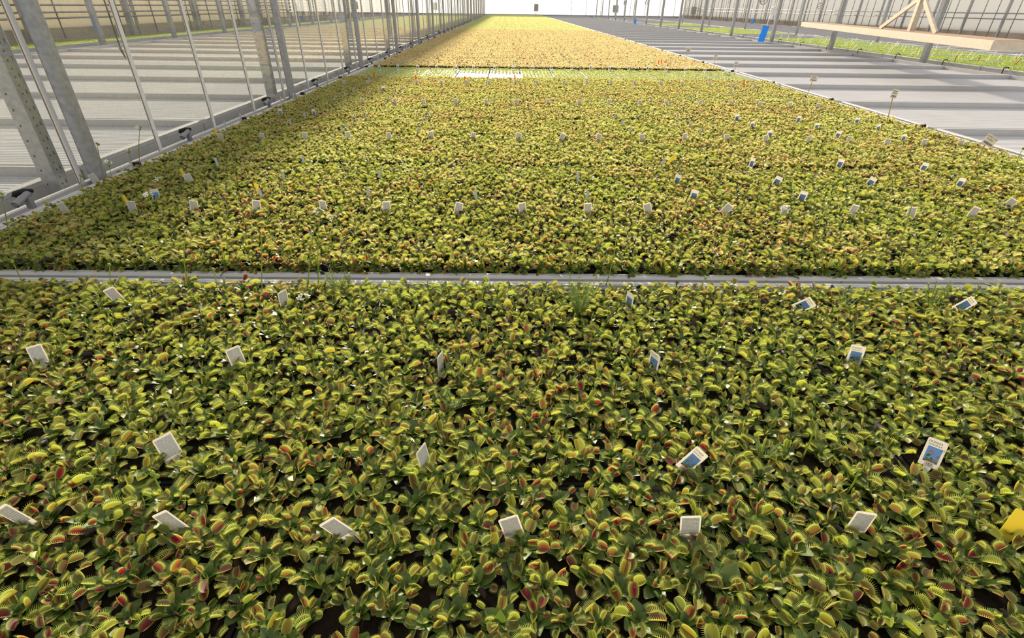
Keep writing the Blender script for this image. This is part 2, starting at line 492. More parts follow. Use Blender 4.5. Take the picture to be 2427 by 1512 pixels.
for k in range(-1, NK):
    if k < 7:
        lab, grp = f'empty white ribbed bench tray behind the glass wall, {rows[k + 1]} from the camera', None
    else:
        lab, grp = 'empty white ribbed bench tray far back behind the glass wall', 'empty trays far behind the glass'
    bench(lm, LX0, LX1, k, lab, grp, None, False)
for k in range(0, NK):
    if k < 9:
        lab, grp = f'empty white ribbed bench tray right of the flytraps, {rows[k]} from the camera', None
    else:
        lab, grp = 'empty white ribbed bench tray far back, right of the flytraps', 'empty trays far back on the right'
    bench(rm, RX0, RX1, k, lab, grp, None, False)
SEED_K = [k for k in range(3, NK) if (k <= 12 or 15 <= k <= 19 or 22 <= k <= 24)]
for k in range(3, NK):
    if k in SEED_K:
        lab, grp = 'bench tray of bright green seedlings behind the row of steel posts', 'seedling bench trays'
    else:
        lab, grp = 'empty grey bench tray between the trays of seedlings', 'empty trays in the seedling row'
    bench(sm, SX0, SX1, k, lab, grp, None, False)
for k in range(3, NK):
    bench(tm, TX0, TX1, k, 'empty grey bench tray in the last row before the right wall', 'empty trays along the right wall', None, False)
# long tray of green crop along the outer left wall
ot = thing('bench_tray', 'long green crop bench along the outer left wall, behind the glass', 'plant bench', (-14.2, 9, 0))
link('front_rail', MB().box(1.25, 1.30, 0, 70, -0.14, 0).mesh('rim_rail_long', ALU), ot)
link('tray_floor', MB().box(0, 1.249, 0, 70, -0.10, -0.03).mesh('tray_floor', SOIL), ot)
# steel trestles that carry the rows
tr_me = MB().box(-0.03, 0.03, -1.9, FARY - 0.3, ZF, -0.141).mesh('bench_trestle', GALV)
for i, (x, nm) in enumerate([(MX0 + 1.2, 'left side of the flytrap benches'), (MX1 - 1.2, 'right side of the flytrap benches'), (LX0 + 1.5, 'outer side of the benches beyond the glass'),
          (LX1 - 1.5, 'inner side of the benches beyond the glass'), (RX0 + 1, 'left side of the empty right benches'), (RX1 - 1, 'right side of the empty right benches'),
          (SX0 + .7, 'left side of the seedling benches'), (SX1 - .7, 'right side of the seedling benches'), (TX0 + 1, 'left side of the last bench row'), (TX1 - 1, 'right side of the last bench row'), (-13.6, 'crop bench along the outer left wall')]):
    tag(link('bench_trestle', tr_me if x > -13 else MB().box(-0.03, 0.03, 9, 79, ZF, -0.101).mesh('bench_trestle', GALV), None, (x, 0, 0)), f'long steel trestle under the {nm}', 'trestle')

# ------------------------------------------------------------------ steel posts
def post_mesh(w, d, h, z0, bev=0.012):
    p = []
    for sx, sy_, a0 in ((1, 1, 0), (-1, 1, 90), (-1, -1, 180), (1, -1, 270)):
        for i in range(4):
            a = R(a0 + 30 * i)
            p.append((sx * (w / 2 - bev) + bev * math.cos(a), sy_ * (d / 2 - bev) + bev * math.sin(a)))
    return MB().prism(p, z0, h, 'z').mesh('post', GALV, False)
wp = post_mesh(0.075, 0.11, WTOP, ZF, 0.02)
holes = MB()
for i in range(46):
    z = 0.02 + i * 0.055
    holes.box(-0.041, -0.0378, -0.006 - 0.02, 0.006 - 0.02, z, z + 0.014)
    if i % 2 == 0:
        holes.box(-0.041, -0.0378, 0.020, 0.030, z, z + 0.030)
hol_me = holes.mesh('slot_holes', BLACKP)
for i in range(-1, 19):
    y = BAR0 + 4 * BARS * i + 0.075
    if i < 7:
        lab, grp = f'galvanised steel post standing against the left glass wall, {ORD[i + 1]} from the camera', None
    else:
        lab, grp = 'distant galvanised steel post against the left glass wall', 'far posts of the glass wall'
    t = thing('steel_post', lab, 'post', (GX + 0.085, y, 0), None, grp)
    link('shaft', wp, t)
    if i < 4:
        link('slot_holes', hol_me, t)
bp_me = post_mesh(0.12, 0.10, WTOP, ZF, 0.008)
bh = MB()
for i in range(50):
    z = -0.02 + i * 0.05
    bh.box(0.0603, 0.0610, -0.024, -0.014, z, z + 0.012)
    if i % 2 == 0:
        bh.box(0.0603, 0.0610, 0.014, 0.022, z, z + 0.026)
        bh.box(-0.030, -0.020, -0.0510, -0.0503, z, z + 0.014)
bh_me = bh.mesh('slot_holes', BLACKP)
for i in range(-1, 19):
    if i < 5:
        lab, grp = f'perforated steel post just behind the left glass, {ORD[i + 1]} from the camera', None
    else:
        lab, grp = 'far perforated steel post just behind the left glass', 'far posts just behind the glass'
    t = thing('perforated_post', lab, 'post', (GX - 0.145, BAR0 + 4 * BARS * i - 0.04, 0), None, grp)
    link('shaft', bp_me, t)
    if i < 5:
        link('slot_holes', bh_me, t)
pp = post_mesh(0.11, 0.16, 4.2, ZF)
pl = MB().box(-0.11, 0.11, -0.13, 0.13, ZF, ZF + 0.012).mesh('base_plate', GALV)
def free_post(x, y, lab, grp=None, s=1.0):
    t = thing('steel_post', lab, 'post', (x, y, 0), None, grp)
    link('shaft', pp, t, scale=(s, s, 1))
    link('base_plate', pl, t)
    return t
for i in range(14):
    y = 15.2 + 4.62 * i
    if i < 6:
        lab, grp = f'grey steel post between the empty right benches and the seedlings, {ORD[i]} from the camera', None
    else:
        lab, grp = 'distant grey steel post in the row right of the empty benches', 'far posts of the right row'
    free_post(11.02, y, lab, grp)
free_post(11.02, 15.2 - 4.62, 'grey steel post right of the empty benches, just outside the picture')
for i in range(8):
    free_post(15.5, 24.5 + 7.1 * i, 'slender grey steel post behind the seedling benches', 'posts behind the seedling benches', 0.8)
for i in range(17):
    y = 14.1 + 4.0 * i
    if i < 7:
        lab, grp = f'grey steel post seen through the left glass, {ORD[i]} from the camera', None
    else:
        lab, grp = 'far grey steel post seen through the left glass', 'far posts beyond the glass'
    free_post(-12.55, y, lab, grp, 1.1)

# ------------------------------------------------------------------ flytraps
def trap_arrays(L, a0, c, nth, nt, nsp, rnd, D=0.56):
    """two lobes hinged along +x from 0 to L; a0, c: start angle and curl of a lobe (rad)"""
    V, F, C = [], [], []
    D = D * L
    for side in (-1, 1):
        o = len(V)
        def pt(th, t):
            w = D * max(math.sin(th), 0.0) ** 0.62
            y = w * (math.sin(a0 + c * t) - math.sin(a0)) / c
            z = w * (math.cos(a0) - math.cos(a0 + c * t)) / c
            return (L * (0.5 - 0.5 * math.cos(th)) + 0.0, side * y, z)
        for i in range(nth + 1):
            th = math.pi * (0.04 + 0.92 * i / nth)
            for j in range(nt + 1):
                t = j / nt
                V.append(pt(th, t))
                C.append((max(0.0, 1.0 - (t / 0.85) ** 2) * (0.35 + 0.65 * math.sin(th)), 1.0 if t > .99 else 0.0, rnd))
        m = nt + 1
        for i in range(nth):
            for j in range(nt):
                q = (o + i * m + j, o + (i + 1) * m + j, o + (i + 1) * m + j + 1, o + i * m + j + 1)
                F.append(q if side > 0 else q[::-1])
        for s in range(nsp):
            th = math.pi * (0.10 + 0.80 * (s + .5) / nsp)
            b0, b1 = Vector(pt(th - 0.032, 1)), Vector(pt(th + 0.032, 1))
            ang = a0 + c * 1.0 + R(12)
            d = Vector((-math.cos(th) * 0.55, side * math.cos(ang), math.sin(ang))).normalized()
            n = len(V)
            V += [tuple(b0), tuple(b1), tuple((b0 + b1) / 2 + d * D * 0.58)]
            C += [(0.15, 0.9, rnd)] * 3
            F.append((n, n + 1, n + 2))
    return V, F, C

def blade_arrays(L, W, n, rnd):
    V, F, C = [], [], []
    for i in range(n + 1):
        s = i / n
        w = W * (0.22 + 0.78 * math.sin(math.pi * min(1.0, s * 0.92 + 0.02)) ** 0.8) * (1 if s < .95 else 0.45)
        z = 0.10 * L * math.sin(math.pi * s)
        V += [(s * L, -w, z + 0.30 * w), (s * L, 0, z), (s * L, w, z + 0.30 * w)]
        C += [(0.05, 0.05, rnd)] * 3
    for i in range(n):
        for j in range(2):
            F.append((i * 3 + j, (i + 1) * 3 + j, (i + 1) * 3 + j + 1, i * 3 + j + 1))
    return V, F, C

def xf(V, Mx):
    a = np.array(V)
    m = np.array(Mx)
    return (a @ m[:3, :3].T + m[:3, 3]).tolist()

def plant_layout(r, n):
    """leaf transforms of a rosette: (leaf matrix, blade length, blade width, trap local matrix, trap length)"""
    out = []
    az0 = r.uniform(0, 6.28)
    for i in range(n):
        u = i / (n - 1)
        az = az0 + i * 2.4 + r.uniform(-.35, .35)
        pitch = R(68 - 52 * u + r.uniform(-12, 12))
        Lb = (0.022 + 0.024 * u) * r.uniform(.8, 1.25)
        Wb = 0.0080 * r.uniform(.7, 1.3)
        Ml = Matrix.Translation((0, 0, 0.006)) @ Matrix.Rotation(az, 4, 'Z') @ Matrix.Rotation(-pitch, 4, 'Y')
        tp = -pitch * r.uniform(.55, 1.05) + R(r.uniform(-10, 30))
        Tl = r.choice((r.uniform(.014, .022), r.uniform(.020, .028), r.uniform(.024, .032))) * (0.9 + 0.2 * u)
        Mt = Matrix.Translation((Lb, 0, 0.001)) @ Matrix.Rotation(-tp - pitch if False else -tp, 4, 'Y') @ Matrix.Rotation(R(r.uniform(-40, 40)), 4, 'X') @ Matrix.Rotation(R(r.uniform(-25, 25)), 4, 'Z')
        out.append((Ml, Lb, Wb, Mt, Tl))
    for i in range(5):            # plain lower leaves without a trap
        az = az0 + 0.6 + i * 1.257 + r.uniform(-.4, .4)
        Ml = Matrix.Translation((0, 0, 0.004)) @ Matrix.Rotation(az, 4, 'Z') @ Matrix.Rotation(-R(r.uniform(12, 42)), 4, 'Y')
        out.append((Ml, r.uniform(.034, .056), r.uniform(.008, .013), None, 0))
    return out

def lobes(r):
    q = r.random()
    if q < .12:   # nearly closed
        return R(62), R(40)
    if q < .75:
        return R(r.uniform(30, 48)), R(r.uniform(18, 34))
    return R(r.uniform(12, 28)), R(r.uniform(22, 40))

def plant_mb(mb, r, n, hi, base=Matrix.Identity(4), size=1.0):
    for Ml, Lb, Wb, Mt, Tl in plant_layout(r, n):
        rnd = r.random()
        S = base @ Matrix.Scale(size, 4) @ Ml
        V, F, C = blade_arrays(Lb, Wb, 3 if hi else 2, rnd)
        mb.add(xf(V, S), F, 1, C)
        if Mt is None:
            continue
        a0, c = lobes(r)
        dead = r.random() < .03
        V, F, C = trap_arrays(Tl, a0, c, 7 if hi else 4, 3 if hi else 2, 11 if hi else 0, rnd)
        mb.add(xf(V, S @ Mt), F, 2 if dead else 0, C)

src = bpy.data.collections.new('instance_sources')      # never linked to the scene
def source_collection(name, meshes):
    c = bpy.data.collections.new(name)
    for i, me in enumerate(meshes):
        c.objects.link(bpy.data.objects.new(f'{name}_{i:02d}', me))
    return c

def instancer(name, pts, coll, label, cat):
    """one object whose points carry plants: pts = (x, y, z, rotz, tiltx, scale, index)"""
    me = bpy.data.meshes.new(name)
    a = np.array(pts, np.float32)
    me.from_pydata(a[:, :3].tolist(), [], [])
    rot = me.attributes.new('rot', 'FLOAT_VECTOR', 'POINT')
    rv = np.zeros((len(a), 3), np.float32); rv[:, 0] = a[:, 4]; rv[:, 2] = a[:, 3]
    rot.data.foreach_set('vector', rv.ravel())
    sc_ = me.attributes.new('scl', 'FLOAT', 'POINT'); sc_.data.foreach_set('value', a[:, 5].copy())
    ix = me.attributes.new('pick', 'INT', 'POINT'); ix.data.foreach_set('value', a[:, 6].astype(np.int32))
    ng = bpy.data.node_groups.new(name + '_nodes', 'GeometryNodeTree')
    ng.interface.new_socket('Geometry', in_out='INPUT', socket_type='NodeSocketGeometry')
    ng.interface.new_socket('Geometry', in_out='OUTPUT', socket_type='NodeSocketGeometry')
    N, L = ng.nodes.new, ng.links.new
    gi, go = N('NodeGroupInput'), N('NodeGroupOutput')
    ci = N('GeometryNodeCollectionInfo')
    ci.inputs['Collection'].default_value = coll
    ci.inputs['Separate Children'].default_value = True
    ci.inputs['Reset Children'].default_value = True
    ip = N('GeometryNodeInstanceOnPoints')
    ip.inputs['Pick Instance'].default_value = True
    def na(nm, ty):
        n = N('GeometryNodeInputNamedAttribute'); n.data_type = ty; n.inputs['Name'].default_value = nm
        return [s for s in n.outputs if s.enabled][0]
    L(gi.outputs[0], ip.inputs['Points'])
    L(ci.outputs[0], ip.inputs['Instance'])
    L(na('pick', 'INT'), ip.inputs['Instance Index'])
    L(na('rot', 'FLOAT_VECTOR'), ip.inputs['Rotation'])
    L(na('scl', 'FLOAT'), ip.inputs['Scale'])
    L(ip.outputs[0], go.inputs[0])
    o = link(name, me)
    md = o.modifiers.new('plants', 'NODES')
    md.node_group = ng
    tag(o, label, cat, kind='stuff')
    return o

# --- positions of all plants on the three nearest trays
PIT = 0.075
near_pts = []
for k in (-1, 0, 1):
    ya, yb = Y0 + k * P + (0.05 if k == 0 else 0.025), Y0 + (k + 1) * P - (0.15 if k == -1 else 0.04)
    ny = int(round((yb - ya) / PIT))
    nxp = int((GW - 0.40) / PIT)
    for j in range(ny):
        for i in range(nxp):
            x = MX0 + 0.17 + (i + .5 + (0.25 if j % 2 else -0.25)) * (GW - 0.40) / nxp + rng.uniform(-.016, .016)
            y = ya + (j + .5) * (yb - ya) / ny + rng.uniform(-.016, .016)
            near_pts.append((x, y, k))
c182 = at(2206, 1106, 0.03)
near_pts = [p for p in near_pts if (p[0] - c182.x) ** 2 + (p[1] - c182.y) ** 2 > 0.06 ** 2]
def in_view(x, y):
    if y < 0.3: return False
    px, py, d = project((x, y, 0.03))
    return d > 0 and -60 < px < 2487 and -60 < py < 1575
cand = sorted([p for p in near_pts if in_view(p[0], p[1])], key=lambda p: p[0] ** 2 + p[1] ** 2)
single = set(cand[:300])
rest = [p for p in near_pts if p not in single]

# --- 300 nearest plants: each a thing with leaves (blade) and traps
r = random.Random(3)
trap_me = []
for i in range(12):
    a0, c = lobes(r)
    V, F, C = trap_arrays(1.0, a0, c, 9, 3, 13, 0.0, r.uniform(.5, .6))
    trap_me.append(MB().add(V, F, 0, C).mesh('trap', TRAP, True))
V, F, C = trap_arrays(1.0, R(40), R(70), 6, 2, 6, 0.0)
dead_me = MB().add(V, F, 0, C).mesh('withered_trap', DEAD, True)
blade_me = []
for i in range(5):
    V, F, C = blade_arrays(1.0, r.uniform(.18, .34), 4, 0.0)
    blade_me.append(MB().add(V, F, 0, C).mesh('leaf_blade', BLADE, True))
crown_me = MB().tube([(0, 0, 0.002), (0, 0, 0.012)], [0.007, 0.003], 6).mesh('crown', BLADE)
LANDMARKS = [(at(px_, py_, 0.06), w) for px_, py_, w in [
    (35, 1222, 'leftmost white tag of the nearest row'), (405, 1237, 'second white tag of the nearest row'), (800, 1253, 'third white tag of the nearest row'),
    (1212, 1248, 'fourth white tag of the nearest row'), (1636, 1247, 'fifth white tag of the nearest row'), (2040, 1238, 'sixth white tag of the nearest row'),
    (2413, 1245, 'yellow tag at the right edge'), (398, 1060, 'sideways white tag in the left foreground'), (1004, 1085, 'edge-on white tag in the middle foreground'),
    (1642, 1090, 'picture tag leaning right'), (2213, 1072, 'picture tag with number 182'), (90, 842, 'white tag near the left edge'), (559, 846, 'sideways white tag left of centre'),
    (1044, 860, 'thin white tag in the centre'), (1550, 857, 'edge-on picture tag right of centre'), (2028, 842, 'upright picture tag with blue sky'),
    (200, 1470, 'bottom left corner of the picture'), (700, 1470, 'bottom edge left of centre'), (1213, 1470, 'bottom edge at the centre'), (1750, 1470, 'bottom edge right of centre'), (2260, 1470, 'bottom right corner of the picture')]]
NEAREST = {}
for p_, w_ in LANDMARKS:
    b_ = min(single, key=lambda q_: (q_[0] - p_.x) ** 2 + (q_[1] - p_.y) ** 2)
    if (b_[0] - p_.x) ** 2 + (b_[1] - p_.y) ** 2 < .01:
        NEAREST[(b_[0], b_[1])] = w_
def trap_label(x, y):
    if (x, y) in NEAREST:
        return f'venus flytrap closest of all to the {NEAREST[(x, y)]}', None
    w_ = min(LANDMARKS, key=lambda l_: (l_[0].x - x) ** 2 + (l_[0].y - y) ** 2)[1]
    return f'small toothed venus flytrap among those around the {w_}', f'flytraps around the {w_}'
for (x, y, k) in sorted(single, key=lambda p: p[1]):
    px = project((x, y, 0))[0]
    lab, grp = trap_label(x, y)
    t = thing('venus_flytrap', lab, 'plant', (x, y, 0.009), (0, 0, r.uniform(0, 6.28)), grp)
    sz = r.uniform(.85, 1.2)
    link('crown', crown_me, t)
    for Ml, Lb, Wb, Mt, Tl in plant_layout(r, r.choice((9, 10, 11))):
        b = link('leaf', r.choice(blade_me), t)
        b.matrix_local = Ml @ Matrix.Scale(Lb * sz, 4)
        if Mt is None:
            continue
        tp = link('trap', dead_me if r.random() < .03 else r.choice(trap_me), b)
        loc = Mt.copy()
        loc.translation = (1.0, 0, 0.0)
        tp.matrix_local = loc @ Matrix.Scale(Tl / Lb, 4)

# --- the other flytraps: one object
plants = []
for i in range(10):
    mb = MB(); plant_mb(mb, r, 10, True)
    plants.append(mb.mesh('flytrap_plant', [TRAP, BLADE, DEAD], True))
for i in range(6):
    mb = MB(); plant_mb(mb, r, 10, True)
    plants.append(mb.mesh('flytrap_plant', [TRAPM, BLADE, DEAD], True))
patches = []
PW, PD = (GW - 0.40) / 12, (P - 0.05) / 3
def patch(n_x, n_y, size, leaves, mats, hi=False):
    mb = MB()
    for i in range(n_x):
        for j in range(n_y):
            if r.random() < .03: continue
            b = Matrix.Translation(((i + .5) * PW / n_x - PW / 2 + r.uniform(-.015, .015), (j + .5) * PD / n_y - PD / 2 + r.uniform(-.015, .015), 0)) @ Matrix.Rotation(r.uniform(0, 6.28), 4, 'Z')
            plant_mb(mb, r, leaves, hi, b, size * r.uniform(.85, 1.2))
    return mb.mesh('flytrap_patch', mats, True)
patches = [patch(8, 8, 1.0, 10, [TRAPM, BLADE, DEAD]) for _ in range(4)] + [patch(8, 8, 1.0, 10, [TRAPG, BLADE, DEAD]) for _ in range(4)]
pts = [(x, y, 0.009, r.uniform(0, 6.28), r.uniform(-.1, .1), r.uniform(.85, 1.2), r.randrange(10, 16) if r.random() < (0.0, 0.3, 0.65)[k + 1] else r.randrange(10)) for (x, y, k) in rest]
# plants that hang over the front of the second tray
for i in range(100):
    pts.append((MX0 + 0.2 + i * (GW - 0.4) / 99 + r.uniform(-.02, .02), Y0 + 0.072 + r.uniform(-.008, .01), 0.006, r.uniform(-.4, .4), r.uniform(.75, 1.25), r.uniform(.8, 1.1), r.randrange(10)))
def patch_pts(k, lo, hi_, x0=MX0 + 0.17, keep=lambda x: True, z=0.009):
    out = []
    for i in range(12):
        for j in range(3):
            x = x0 + (i + .5) * PW
            if keep(x):
                out.append((x, Y0 + k * P + (-0.05 if k == 5 else 0.01) + (j + .5) * PD, z, math.pi * r.randrange(2), 0, 1.0, r.randrange(lo, hi_)))
    return out
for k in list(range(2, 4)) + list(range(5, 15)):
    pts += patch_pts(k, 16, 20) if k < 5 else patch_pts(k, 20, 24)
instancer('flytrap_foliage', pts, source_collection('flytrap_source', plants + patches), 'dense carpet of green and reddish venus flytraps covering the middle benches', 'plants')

# --- young plants on the fifth tray: carriers with bare strips between them
def small_patch(mats, n_x, n_y, size, w, d, leaves=6):
    mb = MB()
    for i in range(n_x):
        for j in range(n_y):
            b = Matrix.Translation(((i + .5) * w / n_x - w / 2 + r.uniform(-.01, .01), (j + .5) * d / n_y - d / 2 + r.uniform(-.01, .01), 0)) @ Matrix.Rotation(r.uniform(0, 6.28), 4, 'Z')
            plant_mb(mb, r, leaves, False, b, size * r.uniform(.8, 1.2))
    return mb.mesh('young_patch', mats, True)
ym = [small_patch([YOUNG, YOUNG, YOUNG], 8, 11, 0.75, 0.555, 0.86) for _ in range(2)]
ymb = [small_patch([YOUNG, YOUNG, YOUNG], 6, 6, 0.5, 0.50, 0.80, 4)]
yp = []
car_me = MB().box(-0.287, 0.287, -0.445, 0.445, -RIMH + 0.001, -0.013).mesh('carrier_block', SHEET)
for i in range(12):
    for j in range(2):
        x = MX0 + 0.17 + (i + .5) * PW
        y = Y0 + 4 * P + 0.06 + (j + .5) * 0.915
        bare = 3 <= i <= 4 and j == 0
        yp.append((x, y, -0.012, math.pi * r.randrange(2), 0, 1.0, 2 if bare else r.randrange(2)))
        link('plug_carrier', car_me, TRAY5, (x - MX0, y - (Y0 + 4 * P), 0))
instancer('young_flytrap_foliage', yp, source_collection('young_source', ym + ymb), 'small pale young plants in carriers on the tray with bare white strips', 'plants')

# --- pale green crop at the far end
pm = [patch(6, 5, 1.1, 6, [PALE, PALE, PALE]) for _ in range(3)]
pp_ = []
for k in range(15, NK):
    pp_ += patch_pts(k, 0, 3)
instancer('pale_crop_foliage', pp_, source_collection('pale_source', pm), 'smooth pale green crop covering the far end of the middle benches', 'plants')

# --- seedlings right of the posts and along the outer left wall
sp_m = [small_patch([SEEDL, SEEDL, SEEDL], 9, 9, 0.85, 0.62, 0.60, 5) for _ in range(3)]
sp = []
for k in SEED_K:
    for i in range(6):
        for j in range(3):
            sp.append((SX0 + 0.08 + (i + .5) * 0.607, Y0 + k * P + 0.06 + (j + .5) * 0.60, -0.045, math.pi * r.randrange(2), 0, 1.0, r.randrange(3)))
instancer('seedling_foliage', sp, source_collection('seedling_source', sp_m), 'bright green seedlings on the benches behind the row of posts', 'plants')
soil_me = MB().box(0.065, SX1 - SX0 - 0.065, 0.055, P - 0.095, -RIMH + 0.001, -0.046).mesh('plug_soil', SOIL)
for o in [o for o in COL.objects if o.name.startswith('bench_tray') and o.get('group') == 'seedling bench trays']:
    link('plug_soil', soil_me, o)
lp = []
for i in range(2):
    for j in range(112):
        lp.append((-14.2 + 0.02 + (i + .5) * 0.61, 9.3 + j * 0.62, -0.029, math.pi * r.randrange(2), 0, 1.1, r.randrange(3)))
instancer('edge_crop_foliage', lp, source_collection('edge_source', sp_m), 'strip of green crop along the outer left wall, seen through the glass', 'plants')


# ------------------------------------------------------------------ plant tags
def rounded(w, h, rad, z0=0.0, n=3):
    p = []
    for sx, cz, a0 in ((1, h, 0), (-1, h, 90), (-1, z0, 180), (1, z0, 270)):
        rr = rad if cz == h else 0.002
        for i in range(n + 1):
            a = R(a0 + 90 * i / n)
            p.append((sx * (w / 2 - rr) + rr * math.cos(a), (cz - rr if cz == h else cz + rr) + rr * math.sin(a)))
    return p
TW, TH = 0.048, 0.095
def card_mesh(w, h, m, rad=0.005):
    mb = MB().prism(rounded(w, h, rad, 0.015), -0.0005, 0.0005, 'y')
    mb.prism([(-w * .22, 0.016), (0, -0.02), (w * .22, 0.016)], -0.0004, 0.0004, 'y')
    return mb.mesh('tag_card', m)
def lines_mat():
    m = bpy.data.materials.new('printed_lines'); m.use_nodes = True
    nt = m.node_tree; N, L = nt.nodes.new, nt.links.new
    b = nt.nodes['Principled BSDF']; b.inputs['Roughness'].default_value = .6
    tc = N('ShaderNodeTexCoord'); mp = N('ShaderNodeMapping'); mp.inputs['Scale'].default_value = (1, 1, 1)
    L(tc.outputs['Object'], mp.inputs[0])
    w = N('ShaderNodeTexWave'); w.wave_type = 'BANDS'; w.bands_direction = 'Z'; w.inputs['Scale'].default_value = 62
    L(mp.outputs[0], w.inputs['Vector'])
    n = N('ShaderNodeTexNoise'); n.inputs['Scale'].default_value = 420; L(mp.outputs[0], n.inputs['Vector'])
    g1 = N('ShaderNodeMath'); g1.operation = 'GREATER_THAN'; g1.inputs[1].default_value = .62; L(w.outputs['Fac'], g1.inputs[0])
    g2 = N('ShaderNodeMath'); g2.operation = 'GREATER_THAN'; g2.inputs[1].default_value = .44; L(n.outputs['Fac'], g2.inputs[0])
    mu = N('ShaderNodeMath'); mu.operation = 'MULTIPLY'; L(g1.outputs[0], mu.inputs[0]); L(g2.outputs[0], mu.inputs[1])
    mx = N('ShaderNodeMix'); mx.data_type = 'RGBA'; L(mu.outputs[0], mx.inputs[0])
    mx.inputs[6].default_value = (.85, .83, .79, 1); mx.inputs[7].default_value = (.52, .58, .64, 1)
    L(mx.outputs[2], b.inputs['Base Color'])
    t = N('ShaderNodeBsdfTranslucent'); L(mx.outputs[2], t.inputs[0])
    ms = N('ShaderNodeMixShader'); ms.inputs[0].default_value = .5
    L(b.outputs[0], ms.inputs[1]); L(t.outputs[0], ms.inputs[2]); L(ms.outputs[0], nt.nodes['Material Output'].inputs[0])
    return m
LINES = lines_mat()
SKYP = mat('printed_sky', (0.16, 0.38, 0.75), .45, transl=.2)
LEAFP = mat('printed_leaves', (0.12, 0.26, 0.05), .45)
REDP = mat('printed_red_traps', (0.50, 0.10, 0.05), .45)
DARKP = mat('printed_dark_base', (0.05, 0.05, 0.045), .45)
w_card = card_mesh(TW, TH, CARD)
SHADEC = mat('shaded_tag_plastic', (0.60, 0.63, 0.67), 0.5, transl=0.2)  # tag plastic greyed to put its backlit shade into the colour
n_card = card_mesh(0.018, TH, SHADEC, 0.003)
yw_card = card_mesh(TW, TH, YEL)
y_card = card_mesh(0.020, TH + 0.025, YEL, 0.002)
o_card = card_mesh(0.022, TH + 0.025, ORA, 0.002)
lines_me = MB().box(-TW * .42, TW * .42, -0.0010, -0.0006, 0.030, TH - 0.006).mesh('printed_lines', LINES)
pic_me = MB().box(-TW * .36, TW * .36, -0.0010, -0.0006, 0.028, 0.072).mesh('picture', SKYP)
fl = MB()
rr_ = random.Random(11)
for i in range(34):
    cx_, cz_ = rr_.uniform(-.013, .013), 0.031 + abs(rr_.gauss(0, .011))
    q = rr_.uniform(.002, .0042)
    fl.prism([(cx_ + q * math.cos(a), min(cz_ + q * .7 * math.sin(a), .068)) for a in np.linspace(0, 6.28, 6, endpoint=False)], -0.0014, -0.0011, 'y', 0 if i % 3 else 1)
fl.box(-TW * .34, TW * .34, -0.00135, -0.0011, 0.0285, 0.033, 2)
picf_me = fl.mesh('printed_plant', [LEAFP, REDP, DARKP])
def text_mesh(s, size, m, name='lettering'):
    cu = bpy.data.curves.new('txt', 'FONT')
    cu.body = s; cu.size = size; cu.align_x = 'CENTER'; cu.extrude = 0.0001
    ob = bpy.data.objects.new('txt', cu)
    COL.objects.link(ob)
    bpy.context.view_layer.update()
    me = bpy.data.meshes.new_from_object(ob.evaluated_get(bpy.context.evaluated_depsgraph_get()))
    bpy.data.objects.remove(ob)
    me.materials.clear(); me.materials.append(m)
    me.name = name
    me.transform(Matrix.Rotation(R(90), 4, 'X'))
    return me
t1 = text_mesh('DIONAEA', 0.0075, INK)
t2 = text_mesh('MUSCIPULA', 0.0062, INK)
t182 = text_mesh('182', 0.010, INK)
t53 = text_mesh('53', 0.009, PURPLE)
stk_me = MB().box(-0.011, 0.011, -0.0018, -0.0012, 0.016, 0.030).mesh('number_sticker', CARD)
pin = random.Random(5)

def place_tag(kind, px, py, label, yaw=None, lean=None, zc=0.066, group=None, detail=False, back=0.0, num=None):
    """a tag whose middle the photo shows at (px, py)"""
    c = at(px, py, zc)
    yaw = R(pin.uniform(-18, 18) if yaw is None else yaw)
    lean = R(pin.uniform(-9, 9) if lean is None else lean)
    cat = 'plant tag'
    me = {'W': w_card, 'P': w_card, 'N': n_card, 'Y': y_card, 'O': o_card, 'YW': yw_card}[kind]
    Rm = Matrix.Rotation(yaw, 4, 'Z') @ Matrix.Rotation(lean, 4, 'Y') @ Matrix.Rotation(R(back), 4, 'X')
    off = Rm @ Vector((0, 0, 0.058))
    t = thing('plant_tag', label, cat, c - off, None, group)
    t.rotation_euler = Rm.to_euler()
    link('card', me, t)
    if kind == 'W':
        link('printed_lines', lines_me, t)
    if kind == 'P':
        p = link('picture', pic_me, t)
        link('printed_plant', picf_me, p)
        if detail:
            link('lettering', t1, t, (-0.004, -0.0007, 0.083))
            link('lettering', t2, t, (-0.003, -0.0007, 0.0755))
            if num:
                s = link('number_sticker', stk_me, t)
                link('lettering', t182, s, (0, -0.0019, 0.019))
            if num == 182:
                link('handwriting', t53, t, (0.0175, -0.0013, 0.0665))
    return t

def row(kind, items, where, word):
    for i, it in enumerate(items):
        px, py = it[0], it[1]
        place_tag(kind, px, py, f'{word}, {ORD[i]} from the left {where}', *(it[2:4] if len(it) > 2 else ()))

# foreground tray
row('W', [(35, 1222, 0, -34), (405, 1237, 0, -30), (800, 1253, 4, -36), (1212, 1248, 10, -14), (1636, 1247, -4, -8), (2040, 1238, -8, 4)],
    'in the row nearest the camera', 'white printed plant tag')
place_tag('YW', 2412, 1243, 'yellow plant tag at the right edge of the foreground tray', -20, 14, back=-20)
place_tag('W', 398, 1060, 'white plant tag turned sideways beside a large open trap, left foreground', 46, -4, back=-22)
place_tag('W', 1004, 1085, 'white plant tag seen almost edge-on in the middle of the foreground', 68, 0, back=-10)
place_tag('P', 1642, 1090, 'picture tag with blue sky leaning right, middle right of the foreground', -12, 42, back=-20, detail=True, num=1)
place_tag('P', 2213, 1072, 'picture tag with red flytrap photo and number 182, right foreground', -30, 6, zc=0.078, back=-32, detail=True, num=182)
place_tag('W', 90, 842, 'white plant tag leaning left near the left edge of the foreground tray', 20, -10, back=-22)
place_tag('W', 559, 846, 'white plant tag turned sideways, second tag from left in mid foreground', 46, -2, back=-12)
